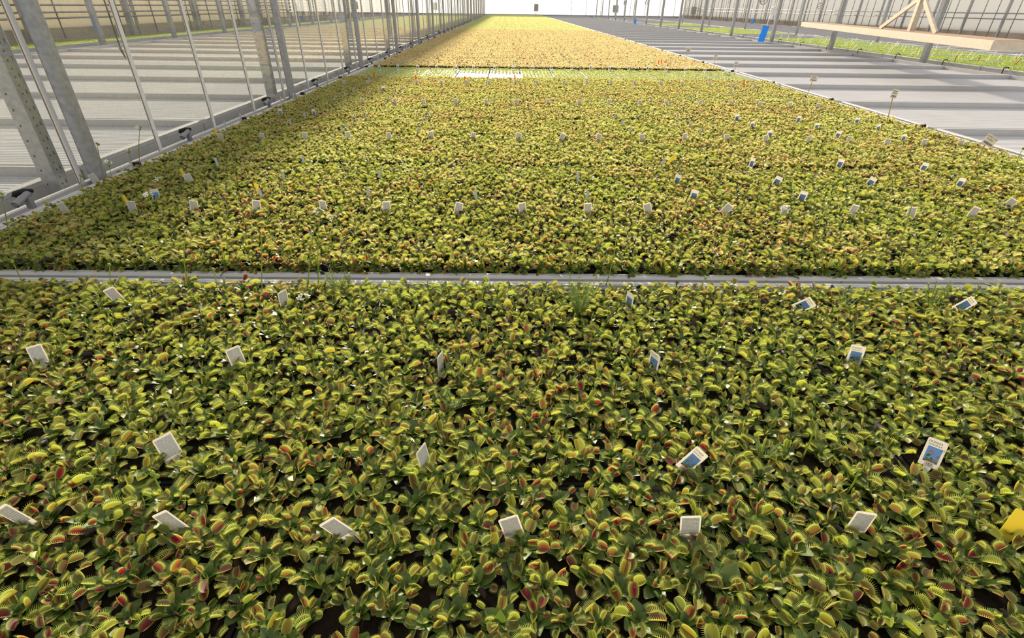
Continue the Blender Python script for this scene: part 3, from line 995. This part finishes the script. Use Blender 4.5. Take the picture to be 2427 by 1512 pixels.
place_tag('W', 1044, 860, 'thin white plant tag edge-on in the centre of the foreground tray', 74, 2)
place_tag('P', 1550, 857, 'picture tag turned edge-on right of the centre of the foreground tray', -62, 2, detail=True, num=1)
place_tag('P', 2028, 842, 'upright picture tag with blue sky, half behind an open trap', -20, 2, back=-15, detail=True)
place_tag('W', 271, 700, 'white plant tag near the far left corner of the foreground tray', 10, -22)
place_tag('W', 672, 708, 'white plant tag edge-on with a dark trap against it, below the rail', 66, 0)
place_tag('P', 1492, 712, 'picture tag edge-on beside the feathery weed, below the rail', -66, 4)
place_tag('P', 1907, 723, 'picture tag leaning right with a white number sticker, below the rail', -34, 44, detail=True, num=1)
place_tag('P', 2288, 722, 'picture tag leaning far right below the rail near the right edge', -10, 42, detail=True)

# second tray
row('W', [(150, 494, 0, -14), (313, 490), (460, 489), (608, 488), (766, 489), (916, 491), (1087, 493, 0, 14), (1238, 494), (1393, 495), (1535, 495, 0, -18),
          (1722, 496, -10, 34), (1860, 500), (2022, 499, 0, 16), (2160, 504), (2307, 504, -10, 14), (2393, 483, -30, 26)],
    'in the front row of the second tray', 'white printed plant tag')
place_tag('Y', 305, 486, 'yellow plant tag in front of a white one, left side of second tray', 10, -10)
place_tag('Y', 2407, 480, 'yellow plant tag leaning right at the right edge of second tray', -20, 44)
place_tag('Y', 615, 455, 'yellow plant tag beside a narrow white one, second tray left of centre', 20, -14)
place_tag('Y', 440, 420, 'small yellow plant tag with a white tag behind, left side of third tray edge', 10, -16)
place_tag('W', 447, 424, 'white plant tag behind a small yellow one, left of the second tray', 40, -12)
place_tag('W', 223, 424, 'white plant tag at the foot of the nearest wall post', 8, -20)
place_tag('Y', 1588, 382, 'yellow plant tag leaning right beside a narrow tag, right of centre', -30, 40)
row('N', [(314, 395, 10, -10), (514, 386, 30, -6), (618, 460, 30, -6), (672, 419, 50, 2), (719, 381, 20, -8), (872, 458), (900, 415), (1128, 463), (1370, 422), (1391, 465), (1573, 386)],
    'scattered over the second tray', 'narrow pale plant tag')
row('P', [(368, 461, 30, 0), (1606, 426, -50, 6), (1645, 463, -30, 4), (1782, 386), (1842, 430, -30, 16), (1902, 466, -30, 8), (1991, 388), (2064, 432, -30, 20), (2190, 397, -10, 10), (2276, 434, -10, 14)],
    'on the second tray', 'small picture tag with blue sky')
for p in ((2400, 404), (2409, 402)):
    ot_ = place_tag('O', *p, 'orange plant tag in the pair at the right end of the second tray', -20, 22, zc=0.03, group='orange tag pair at the right end')
    ot_.scale = (.6, .6, .6)

# third tray and further
place_tag('Y', 517, 322, 'yellow plant tag at the left end of the third tray', 8, -14)
row('W', [(523, 326), (621, 325), (722, 323), (825, 321), (922, 323), (1022, 321), (1122, 323), (1229, 324, 0, 16), (1332, 325, 0, 24), (1419, 326), (1521, 327), (1623, 325), (1722, 327),
          (1815, 329), (1917, 331), (2011, 332), (2103, 338), (2190, 339), (2277, 341)], 'in the front row of the third tray', 'white printed plant tag')
row('N', [(688, 290), (722, 275), (810, 310), (823, 303), (845, 287), (868, 278), (990, 311), (1001, 290), (1016, 275), (1457, 278), (1474, 294), (1494, 312), (1606, 278), (1634, 295), (1659, 313)],
    'scattered over the third tray', 'narrow pale plant tag')
row('P', [(1747, 279), (1783, 296), (1825, 318), (1893, 283), (1936, 300), (1986, 320), (2031, 287), (2082, 303), (2142, 327)], 'on the third tray', 'small picture tag')
row('P', [(664, 266), (744, 267)], 'in the fourth tray', 'picture tag with rounded top')
row('N', [(533, 295), (570, 277), (666, 236), (696, 226), (723, 216), (776, 197), (790, 185)], 'along the left rim of the benches', 'narrow pale tag standing')
row('W', [(859, 241), (936, 241), (1004, 242), (1081, 241), (1152, 242), (1224, 242), (1299, 242), (1373, 243), (1444, 242), (1516, 244), (1580, 244, 0, -24), (1660, 245, 0, 12), (1731, 245), (1801, 248), (1872, 250), (1939, 252)],
    'in the front row of the fourth tray', 'small white plant tag')
row('N', [(793, 236), (817, 226), (837, 215), (921, 233), (935, 222), (950, 214), (1543, 237), (1644, 229), (1733, 221), (1758, 230), (1787, 240), (1841, 225), (1876, 233), (1907, 244)],
    'scattered over the fourth tray', 'narrow pale plant tag')
place_tag('P', 909, 211, 'picture tag alone behind the white tags of the fourth tray, left')
row('W', [(815, 196), (871, 197), (988, 195), (1046, 196), (1105, 195), (1159, 196), (1222, 194), (1273, 196), (1337, 196), (1391, 195), (1448, 195), (1505, 197), (1566, 197), (1617, 199), (1683, 200), (1738, 203), (1790, 203), (1848, 204)],
    'in the row before the young plants', 'tiny white plant tag')
row('O', [(986, 187), (1101, 190), (1220, 187)], 'in the row before the young plants', 'bright orange plant tag')
row('O', [(887, 180), (1561, 150), (1567, 149), (1578, 148), (1763, 198)], 'among the small ones near the young plants', 'thin orange tag')
row('N', [(876, 190), (900, 177), (975, 190), (1650, 181), (1671, 186), (1685, 175), (1703, 178), (1726, 190), (1747, 195), (1772, 200)], 'close to the tray of young plants', 'thin pale tag')
row('P', [(899, 160), (943, 158), (989, 158), (1034, 158), (1081, 160), (1122, 159), (1172, 160), (1216, 160), (1263, 160), (1306, 160), (1355, 160), (1400, 159), (1444, 161), (1490, 161), (1535, 161), (1580, 163), (1624, 165), (1671, 165), (1714, 166)],
    'in the row behind the young plants', 'tiny picture tag')
place_tag('Y', 1673, 158, 'tiny yellow tag at the right end of the young plant tray')
FARTAGS = [(949,146),(956,145),(962,142),(982,131),(1005,120),(1017,114),(1026,111),(1030,110),(1038,106),(1046,102),(1066,90),(1070,88),(1077,84),(1084,82),(1097,77),
 (1000,151),(1015,149),(1030,137),(1037,133),(1043,128),(1050,125),(1061,119),(1066,114),(1074,110),(1081,105),(1087,101),(1100,93),(1117,83),(1123,77),
 (1083,147),(1089,140),(1101,128),(1107,126),(1122,110),(1125,106),(1137,92),(1142,87),(1152,145),(1157,132),(1163,121),(1170,106),(1173,98),(1183,92),(1184,75),
 (1217,147),(1215,105),(1214,95),(1214,78),(1275,151),(1282,145),(1270,131),(1255,102),(1252,95),(1239,72),(1329,131),(1341,140),(1349,148),(1362,116),(1369,121),
 (1281,85),(1275,75),(1292,97),(1325,92),(1405,142),(1443,131),(1385,132),(1439,111),(1454,114),(1408,113),(1391,86),(1360,92),(1483,150)]
for p in FARTAGS:
    place_tag('N', *p, 'tiny pale tag in the lines running down the distant flytrap bed', group='tiny tags on the distant bed')

# coloured stakes in the seedlings
st_me = {c: MB().prism([(-0.010, 0), (0.010, 0), (0.010, 0.20), (-0.010, 0.20)], -0.0008, 0.0008, 'y').mesh('stake', m) for c, m in (('b', PALEB), ('r', REDT), ('w', CARD))}
q = random.Random(9)
for k in range(4, 13):
    for i in range(6):
        for j in range(4):
            if q.random() < .15: continue
            x = SX0 + 0.2 + i * 0.6 + q.uniform(-.1, .1)
            y = Y0 + k * P + 0.2 + j * 0.48 + q.uniform(-.1, .1)
            red = (k <= 6 and q.random() < .5)
            c = 'r' if red else q.choice('bbw')
            o = link('plant_stake', st_me[c], None, (x, y, -0.045), (q.uniform(-.2, .2), q.uniform(.05, .45), q.uniform(-.4, .4)))
            tag(o, 'slim red stake among the seedlings on the right' if red else ('slim white stake among the seedlings on the right' if c == 'w' else 'slim pale blue stake among the seedlings on the right'),
                'plant stake', 'red stakes in the seedlings' if red else ('white stakes in the seedlings' if c == 'w' else 'pale blue stakes in the seedlings'))

# ------------------------------------------------------------------ stick signs along the right rim
bars_r = random.Random(2)
def stick_sign(top, base, w, h, label, full=False, lean=0):
    """base, top: photo pixels of the foot of the stick and of the middle of the card"""
    b = at(*base, 0.05)
    b.z = 0.0
    lo, hi_ = 0.05, 1.0
    for _ in range(40):
        m_ = (lo + hi_) / 2
        if project((b.x, b.y, m_))[1] > top[1]: lo = m_
        else: hi_ = m_
    H = lo
    dx = (top[0] - project((b.x, b.y, H))[0]) * project((b.x, b.y, H))[2] / F_PX
    t = thing('stick_sign', label, 'sign', (b.x, b.y, 0))
    link('stick', MB().tube([(0, 0, 0), (dx, 0, H)], 0.005, 6).mesh('stick', WOOD), t)
    c = link('card', MB().prism(rounded(w, h, 0.006, 0.0), -0.0012, 0.0012, 'y').mesh('sign_card', SIGN), t, (dx, -0.008, H - h / 2), (0, R(lean), 0))
    pr = MB()
    x = -w * .38
    while x < w * .38:
        bw = bars_r.uniform(.0012, .0035)
        pr.box(x, min(x + bw, w * .4), -0.0018, -0.0013, h * .12, h * .32)
        x += bw + bars_r.uniform(.0012, .003)
    link('barcode', pr.mesh('barcode', INK), c)
    if full:
        link('lettering', text_mesh('DOMCP  A21', w * .17, INK), c, (0, -0.0014, h * .74))
        link('lettering', text_mesh('P018242', w * .17, INK), c, (-w * .06, -0.0014, h * .50))
    else:
        l2 = MB()
        for z in (.80, .58):
            x = -w * .38
            while x < w * .25:
                bw = bars_r.uniform(.006, .012)
                l2.box(x, x + bw, -0.0018, -0.0013, h * (z - .05), h * (z + .05))
                x += bw + 0.004
        link('printed_lines', l2.mesh('printed_marks', INK), c)
    return t
stick_sign((2340, 332), (2302, 408), 0.105, 0.075, 'large barcode sign on a wooden stick at the right rim, nearest the camera', True, 24)
stick_sign((2118, 222), (2104, 290), 0.07, 0.09, 'upright barcode sign on a wooden stick, second from the camera', False, 8)
stick_sign((1928, 186), (1913, 224), 0.11, 0.075, 'wide barcode sign on a wooden stick, third from the camera', False, 6)
stick_sign((1744, 152), (1741, 178), 0.075, 0.09, 'small barcode sign on a stick, fourth from the camera', False, 4)
stick_sign((1695, 136), (1691, 164), 0.075, 0.10, 'small barcode sign on a stick, fifth from the camera', False, 4)
stick_sign((1631, 117), (1625, 141), 0.11, 0.085, 'small wide barcode sign on a stick, sixth from the camera', False, 6)

# ------------------------------------------------------------------ flower stalks
petal_v = []
def blossom_mesh(rad):
    mb = MB()
    for i in range(5):
        a = 2 * math.pi * i / 5
        d, n_ = Vector((math.cos(a), math.sin(a), 0.35)), Vector((-math.sin(a), math.cos(a), 0))
        mb.add([(0, 0, 0), d * rad * .6 + n_ * rad * .38, d * rad, d * rad * .6 - n_ * rad * .38], [(0, 1, 2, 3)], 0)
    mb.tube([(0, 0, -0.004), (0, 0, 0.004)], 0.0022, 5, 1)
    return mb.mesh('blossom', [PETAL, STALK])
blo = blossom_mesh(0.013)
bud_me = MB().tube([(0, 0, -0.004), (0, 0, 0.0), (0, 0, 0.006), (0, 0, 0.010)], [0.002, 0.0052, 0.0045, 0.001], 6).mesh('bud', STALK, True)
fs = random.Random(21)
def stalk(base, top, kind, label, group=None, rad=0.0022):
    b = at(*base, 0.04)
    lo, hi_ = 0.04, 0.9
    for _ in range(40):
        m_ = (lo + hi_) / 2
        if project((b.x, b.y, m_))[1] > top[1]: lo = m_
        else: hi_ = m_
    H = lo
    px, _, d = project((b.x, b.y, H))
    dx = (top[0] - px) * d / F_PX
    t = thing('flower_stalk', label, 'flower' if kind == 'F' else 'flower stalk', (b.x, b.y, 0.01), None, group)
    bend = fs.uniform(-.012, .012)
    pts_ = [(dx * s + bend * math.sin(math.pi * s), bend * .5 * math.sin(math.pi * s), s * (H - 0.01)) for s in (0, .25, .5, .75, 1)]
    link('stalk', MB().tube(pts_, [rad * 1.2, rad * 1.1, rad, rad, rad * .8], 5).mesh('stalk', STALK, True), t)
    tip = Vector(pts_[-1])
    if kind == 'F':
        n = 6
        mb = MB()
        pos = []
        for i in range(n):
            a = 2.4 * i
            e = tip + Vector((math.cos(a) * .016, math.sin(a) * .012, .012 + .006 * (i % 2)))
            mb.tube([tip - Vector((0, 0, .008)), e], 0.0009, 4)
            pos.append(e)
        link('flower_stems', mb.mesh('flower_stems', STALK), t)
        for i, e in enumerate(pos):
            if i < 5:
                link('blossom', blo, t, e, (fs.uniform(-.6, .6), fs.uniform(-.6, .6), fs.uniform(0, 6)), fs.uniform(.8, 1.15))
            else:
                link('bud', bud_me, t, e)
    else:
        for i in range(1 if kind == 'B' else 3):
            link('bud', bud_me, t, tip + Vector((.006 * (i - .5) * (i > 0), 0, -.004 * i)), (fs.uniform(-.5, .5), fs.uniform(-.5, .5), 0), fs.uniform(.8, 1.3))
    return t
for b_, t_, lab in [((330, 398), (331, 306), 'tall stalk with white flowers in front of the glass, left'), ((282, 520), (258, 392), 'white flower head on a stalk below the nearest wall post'),
    ((378, 462), (376, 430), 'short stalk with white flowers above a picture tag, left'), ((365, 575), (353, 468), 'white flowers on a stalk in front of a leaning tag, left'),
    ((22, 620), (4, 468), 'white flower stalk at the left edge of the picture'), ((753, 678), (757, 510), 'tall stalk of white flowers rising across the rail, taller of two'),
    ((768, 602), (788, 521), 'white flower cluster just right of the tallest stalk'), ((838, 298), (838, 278), 'white flower cluster at the back of the third tray'),
    ((722, 792), (721, 714), 'single white flower below the rail, left of centre'), ((315, 408), (305, 362), 'greenish white flower beside the tall one by the glass'),
    ((1790, 565), (1860, 500), 'curved stalk with a white flower over a white tag, right')]:
    stalk(b_, t_, 'F', lab)
for b_, t_, lab in [((243, 445), (229, 340), 'tall bud stalk in front of the nearest wall post'), ((207, 470), (190, 416), 'thin bud stalk at the foot of the nearest post'),
    ((445, 672), (437, 566), 'bud stalk standing in front of the rail, left'), ((512, 710), (507, 640), 'bent bud stalk crossing the rail, left'), ((265, 692), (260, 628), 'bud stalk crossing the rail near the left tag'),
    ((58, 690), (30, 622), 'bud stalk crossing the rail at the far left'), ((618, 690), (620, 562), 'tall bud stalk left of the tall white flowers'), ((727, 672), (748, 520), 'green stalk just left of the tall white flowers'),
    ((262, 842), (252, 735), 'straight green bud stalk in the left of the foreground tray'), ((147, 832), (139, 780), 'short green bud stalk at the left of the foreground tray'),
    ((508, 590), (503, 500), 'thin green stalk behind the rail, left of centre'), ((540, 608), (536, 540), 'short green stalk behind the rail below a tag'), ((1438, 662), (1462, 545), 'long bright green stalk crossing the rail right of centre'),
    ((1383, 592), (1394, 546), 'short bright green stalk behind the rail, centre'), ((1614, 548), (1632, 478), 'bright green stalk below two picture tags, right of centre'), ((1660, 552), (1680, 492), 'bright green stalk just left of the white flower tag'),
    ((1708, 630), (1735, 565), 'bent green stalk just behind the rail, right of centre'), ((1913, 612), (1968, 478), 'long bright green stalk leaning right, right half of second tray'), ((2130, 588), (2168, 462), 'long green stalk in front of a white tag, right'),
    ((2240, 572), (2270, 497), 'thin green stalk in the right of the second tray'), ((2230, 512), (2292, 372), 'longest green stalk leaning right below the large sign'), ((2402, 404), (2424, 352), 'dark green stalk at the right edge above the orange tags'),
    ((2022, 432), (2066, 352), 'thin green stalk left of the large sign'), ((1905, 1078), (1938, 1000), 'bright green stalk in the right foreground'), ((2008, 1162), (2035, 1116), 'short green bud stalk right of the foreground centre'),
    ((2262, 1218), (2290, 1166), 'short green stalk right of the numbered picture tag'), ((1068, 1352), (1092, 1248), 'green bud stalk low in the middle of the foreground'), ((1248, 955), (1289, 872), 'green stalk leaning right in the centre of the foreground'),
    ((1390, 964), (1412, 914), 'short green stalk right of the foreground centre'), ((1322, 753), (1337, 720), 'short green stalk below the rail, centre'), ((385, 1165), (362, 1125), 'short bud stalk between the tags, left foreground'),
    ((1140, 830), (1157, 760), 'thin green stalk below the rail left of centre'), ((1620, 745), (1672, 660), 'green bud stalk crossing the rail right of centre')]:
    stalk(b_, t_, 'B' if fs.random() < .6 else 'C', lab)

# ------------------------------------------------------------------ feathery weeds
def weed(px, py, h, n, label):
    b = at(px, py, 0.03)
    t = thing('feathery_weed', label, 'weed', (b.x, b.y, 0.01))
    for s in range(n):
        az = fs.uniform(0, 6.28)
        ln = h * fs.uniform(.65, 1.1)
        lean = fs.uniform(.1, .5)
        mb = MB()
        end = Vector((math.cos(az) * lean * ln, math.sin(az) * lean * ln, ln))
        mb.tube([(0, 0, 0), end * .5, end], [0.0016, 0.0012, 0.0006], 4)
        for i in range(14):
            u = .2 + .8 * i / 14
            p = end * u
            for sgn in (-1, 1):
                a2 = az + sgn * fs.uniform(.7, 1.5)
                d = Vector((math.cos(a2), math.sin(a2), .7)).normalized() * .022 * (1.2 - u * .7)
                w = Vector((-d.y, d.x, 0)).normalized() * .0022
                mb.add([p, p + d * .5 + w, p + d, p + d * .5 - w], [(0, 1, 2, 3)])
        link('frond', mb.mesh('frond', FERN), t)
weed(800, 690, .15, 6, 'feathery green weed standing in front of the rail, left of centre')
weed(825, 682, .08, 4, 'small feathery weed just right of a taller one at the rail')
weed(1372, 745, .17, 16, 'large feathery green weed below the rail right of centre')
weed(2205, 730, .15, 7, 'dark feathery weed below the rail near the right picture tags')
weed(1075, 965, .09, 5, 'small feathery weed in the centre of the foreground tray')
weed(1805, 1085, .08, 6, 'small feathery weed right of the leaning picture tag')
weed(1995, 735, .10, 5, 'feathery weed between two picture tags below the rail')

# ------------------------------------------------------------------ pipe fittings on the left rim
pf_pipe = MB().tube([(0.005, -0.11, -0.02), (0.005, 0.02, 0.02)], 0.020, 10, caps=False)
pf_pipe.tube([(0.005, -0.11, -0.02), (0.005, 0.02, 0.02)], 0.015, 10)
pf_pipe = pf_pipe.mesh('pipe', GREYP, False)
pf_el = MB().tube([(0.03, 0.025, 0.03), (-0.01, 0.01, 0.032), (-0.05, -0.02, 0.022), (-0.055, -0.03, 0.005)], [0.012, 0.016, 0.017, 0.013], 8).mesh('elbow', BLACKP, True)
pf_br = MB().box(-0.005, 0.030, -0.03, 0.0, -0.07, 0.0).mesh('bracket', GREYP)
for i in range(0, 24):
    y = 2.844 * 1.12 + P * i * 0.985
    if i < 7:
        lab, grp = f'grey pipe end with black elbow on the left rim, {ORD[i]} from the camera', None
    else:
        lab, grp = 'tiny dark pipe fitting far along the left rim', 'far pipe fittings on the left rim'
    t = thing('pipe_fitting', lab, 'pipe fitting', (MX0 - 0.055, y, 0.06), None, grp)
    link('pipe', pf_pipe, t); link('elbow', pf_el, t); link('bracket', pf_br, t)
hook_me = MB().tube([(0, 0, -0.12), (0, 0, 0.02), (0.02, 0, 0.045), (0.09, 0, 0.045), (0.11, 0, 0.02)], 0.010, 6).mesh('pipe_hook', BLACKP, True)
for i, k in enumerate(range(5, 14)):
    o = link('pipe_hook', hook_me, None, (SX0 - 0.05, Y0 + k * P + 1.2, 0))
    tag(o, f'black hooked pipe on the near rim of the seedling benches, {ORD[i]} from the camera', 'pipe')

# ------------------------------------------------------------------ beige hanging platform (upper right)
hz = 0.75
c0, c1 = at(2355.5, 96, hz), at(1900, 52, hz)
d_ = (c1 - c0); Ln = d_.length; an = math.atan2(d_.y, d_.x)
t = thing('hanging_platform', 'beige steel platform hanging over the right benches, dusty brown on top', 'platform', (c0.x, c0.y, hz), (0, 0, an))
Wd = 0.62
bm_ = MB().prism([(0, -0.135), (-Wd, -0.135), (-Wd, -0.006), (-Wd + 0.02, 0), (-0.02, 0), (0, -0.006)], 0, Ln, 'x')
link('deck', bm_.mesh('deck', BEIGE), t)
link('deck_top', MB().box(0.02, Ln - 0.02, -Wd + 0.03, -0.03, 0.0005, 0.004).mesh('deck_top', DUSTB), t)
yb = -Wd * .45
dn = d_.normalized()
side_ = Vector((dn.y, -dn.x, 0))
def along(px):
    lo, hi_ = 0.2, Ln
    for _ in range(40):
        m_ = (lo + hi_) / 2
        if project(c0 + dn * m_ + side_ * (-yb))[0] > px: lo = m_
        else: hi_ = m_
    return lo
am, a1, a2 = along(2158), along(2085), along(2218)
link('hanger', MB().box(am - .07, am + .07, yb - .05, yb + .05, 0.004, 2.6).mesh('hanger', BEIGE), t)
def brace(xa, xb, zb):
    p0, p1 = Vector((xa, yb, 0.0)), Vector((xb, yb, zb))
    dd = (p1 - p0).normalized(); nn = Vector((-dd.z, 0, dd.x)) * .045
    mb = MB()
    v = [p0 - nn, p0 + nn, p1 + nn, p1 - nn]
    mb.add([q_ + Vector((0, -.02, 0)) for q_ in v] + [q_ + Vector((0, .02, 0)) for q_ in v], [(0, 1, 2, 3), (7, 6, 5, 4), (0, 4, 5, 1), (1, 5, 6, 2), (2, 6, 7, 3), (3, 7, 4, 0)])
    return mb.mesh('brace', BEIGE)
link('brace', brace(a1, am + .05, .62), t)
link('brace', brace(a2, am - .05, .62), t)
link('cross_beam', MB().box(am - 1.2, am + 1.2, yb - .08, yb + .08, 2.6, 2.8).mesh('cross_beam', BEIGE), t)

# ------------------------------------------------------------------ blue sticky sheets
def sheet(px, py0, py1, y, wpx, label, tilt):
    """hangs at depth y; photo pixels of its middle and of its top and bottom"""
    def Z(py):
        d = FWD + RT * ((px - 1213.5) / F_PX) + UP * (-(py - 756) / F_PX)
        k_ = y / d.y
        return d.x * k_, CAM_H + d.z * k_
    x, z1 = Z(py0)
    _, z0 = Z(py1)
    dep = project((x, y, z0))[2]
    w = wpx * dep / F_PX
    t = thing('sticky_sheet', label, 'insect trap', (x, y, z0), (0, R(tilt), 0))
    link('sheet', MB().box(-w / 2, w / 2, -.002, .002, 0, z1 - z0).mesh('sheet', BLUE), t)
    link('clip_strip', MB().box(-w / 2 - .01, w / 2 + .01, -.008, .008, z1 - z0, z1 - z0 + .03).mesh('clip_strip', BLUE), t)
    link('wire', MB().tube([(0, 0, z1 - z0 + .03), (0, 0, z1 - z0 + 2)], .004, 4).mesh('wire', GALV), t)
sheet(1811, 63, 101, 23.8, 15, 'large bright blue sticky sheet hanging beside a steel post, right', 8)
sheet(1506, 47, 64, 47, 4.5, 'small blue sticky sheet hanging over the far empty benches', 3)
sheet(1684, 44, 51, 62, 3, 'tiny blue sticky sheet left of a post in the distance', 5)
sheet(1784, 46, 57, 47, 5, 'small blue sticky sheet beside a distant post, right', 6)

# ------------------------------------------------------------------ small equipment
def cabinet(px, py, y, wpx, hpx, label, x_wall=None):
    d = FWD + RT * ((px - 1213.5) / F_PX) + UP * (-(py - 756) / F_PX)
    k_ = y / d.y
    x, z = d.x * k_, CAM_H + d.z * k_
    if x_wall is not None:
        k_ *= x_wall / x
        x, y, z = d.x * k_, d.y * k_, CAM_H + d.z * k_
    dep = project((x, y, z))[2]
    w, h = wpx * dep / F_PX, hpx * dep / F_PX
    t = thing('control_box', label, 'box', (x, y, z - h / 2))
    link('body', MB().box(-w / 2, w / 2, -.12, .12, 0, h).mesh('body', BOXG), t)
    link('door', MB().box(-w * .44, w * .44, -.132, -.1205, h * .05, h * .95).mesh('door', BOXG), t)
    link('mount_pole', MB().box(-.03, .03, .121, .17, -(z - h / 2) + ZF, h * .9).mesh('mount_pole', GALV), t)
cabinet(1271, 18, FARY - .3, 10, 15, 'grey cabinet on the bright far end wall, above the bed')
cabinet(1459, 21, FARY - .3, 13, 15, 'grey cabinet on the far wall just left of the post row')
cabinet(1644, 25, 66, 11, 15, 'grey cabinet in the distance between the right posts', 22.9)
cabinet(1482, 6, FARY - .3, 7, 9, 'small grey cabinet high in the far right background')
cabinet(702, 20, 35, 10, 17, 'grey cabinet seen through the glass wall in the distance')
def fan(px, py, y, rpx, label):
    d = FWD + RT * ((px - 1213.5) / F_PX) + UP * (-(py - 756) / F_PX)
    k_ = y / d.y
    x, z = d.x * k_, CAM_H + d.z * k_
    ra = rpx * project((x, y, z))[2] / F_PX
    t = thing('circulation_fan', label, 'fan', (x, y, z))
    ring = [(ra * math.cos(a), 0, ra * math.sin(a)) for a in np.linspace(0, 2 * math.pi, 17)]
    link('housing', MB().tube(ring, ra * .14, 6, caps=False).mesh('housing', BOXG, True), t)
    link('hub', MB().tube([(0, -.06, 0), (0, .06, 0)], ra * .25, 8).mesh('hub', BOXG), t)
    for i in range(4):
        a = i * math.pi / 2 + .4
        u, w = Vector((math.cos(a), 0, math.sin(a))), Vector((-math.sin(a), .4, math.cos(a)))
        link('blade', MB().add([u * ra * .2 - w * ra * .08, u * ra * .2 + w * ra * .08, u * ra * .9 + w * ra * .2, u * ra * .9 - w * ra * .2], [(0, 1, 2, 3)]).mesh('fan_blade', BOXG), t)
    link('hanger_rod', MB().tube([(0, 0, ra), (0, 0, ra + 2)], .02, 5).mesh('hanger_rod', GALV), t)
fan(1534, 6, 60, 5, 'round circulation fan in the distance, right of the bed')
fan(1810, 1, 36, 8, 'round circulation fan at the top edge, above the blue sheet')
fan(1944, 14, 40, 6, 'small round fan above the left end of the beige platform')
fan(661, 5, 40, 6, 'round fan in the distance behind the left glass wall')
# white sensor housing with a cable beside a post
def sensor():
    px, py, y = 1833, 26, 24.2
    d = FWD + RT * ((px - 1213.5) / F_PX) + UP * (-(py - 756) / F_PX)
    k_ = y / d.y
    x, z = d.x * k_, CAM_H + d.z * k_
    t = thing('sensor_box', 'white sensor housing with a hanging cable beside a right-hand post', 'sensor', (x, y, z))
    link('housing', MB().prism([(-.08, -.13), (.08, -.13), (.09, .12), (0, .16), (-.09, .12)], -.08, .08, 'y').mesh('sensor_housing', CABLE), t)
    link('cable', MB().tube([(-.05, 0, -.12), (-.12, 0, -.4), (-.1, 0, -.7), (-.16, 0, -.95), (-.25, 0, -1.05)], .018, 5).mesh('cable', CABLE, True), t)
    link('hanger', MB().tube([(0, 0, .15), (0, 0, 2)], .01, 4).mesh('sensor_hanger', GALV), t)
sensor()
# steel rod that hangs behind the near glass pane
rod = thing('hanging_rod', 'thin dark rod hanging behind the left glass, ending above the benches', 'rod', (0, 0, 0))
pr0 = Vector((GX - 0.9, 0, 0))
d = FWD + RT * ((298 - 1213.5) / F_PX) + UP * (-(138 - 756) / F_PX)
k_ = (GX - 0.9) / d.x
rod.location = (GX - 0.9, d.y * k_, CAM_H + d.z * k_)
link('rod', MB().tube([(0, 0, 0), (-.02, 0, .12), (-.02, 0, 2.5)], .008, 5).mesh('rod', BLACKP), rod)
link('rod_tip', MB().tube([(0, 0, 0), (-.035, 0, .10)], .006, 5).mesh('rod_tip', BLACKP), rod)

bpy.context.view_layer.update()
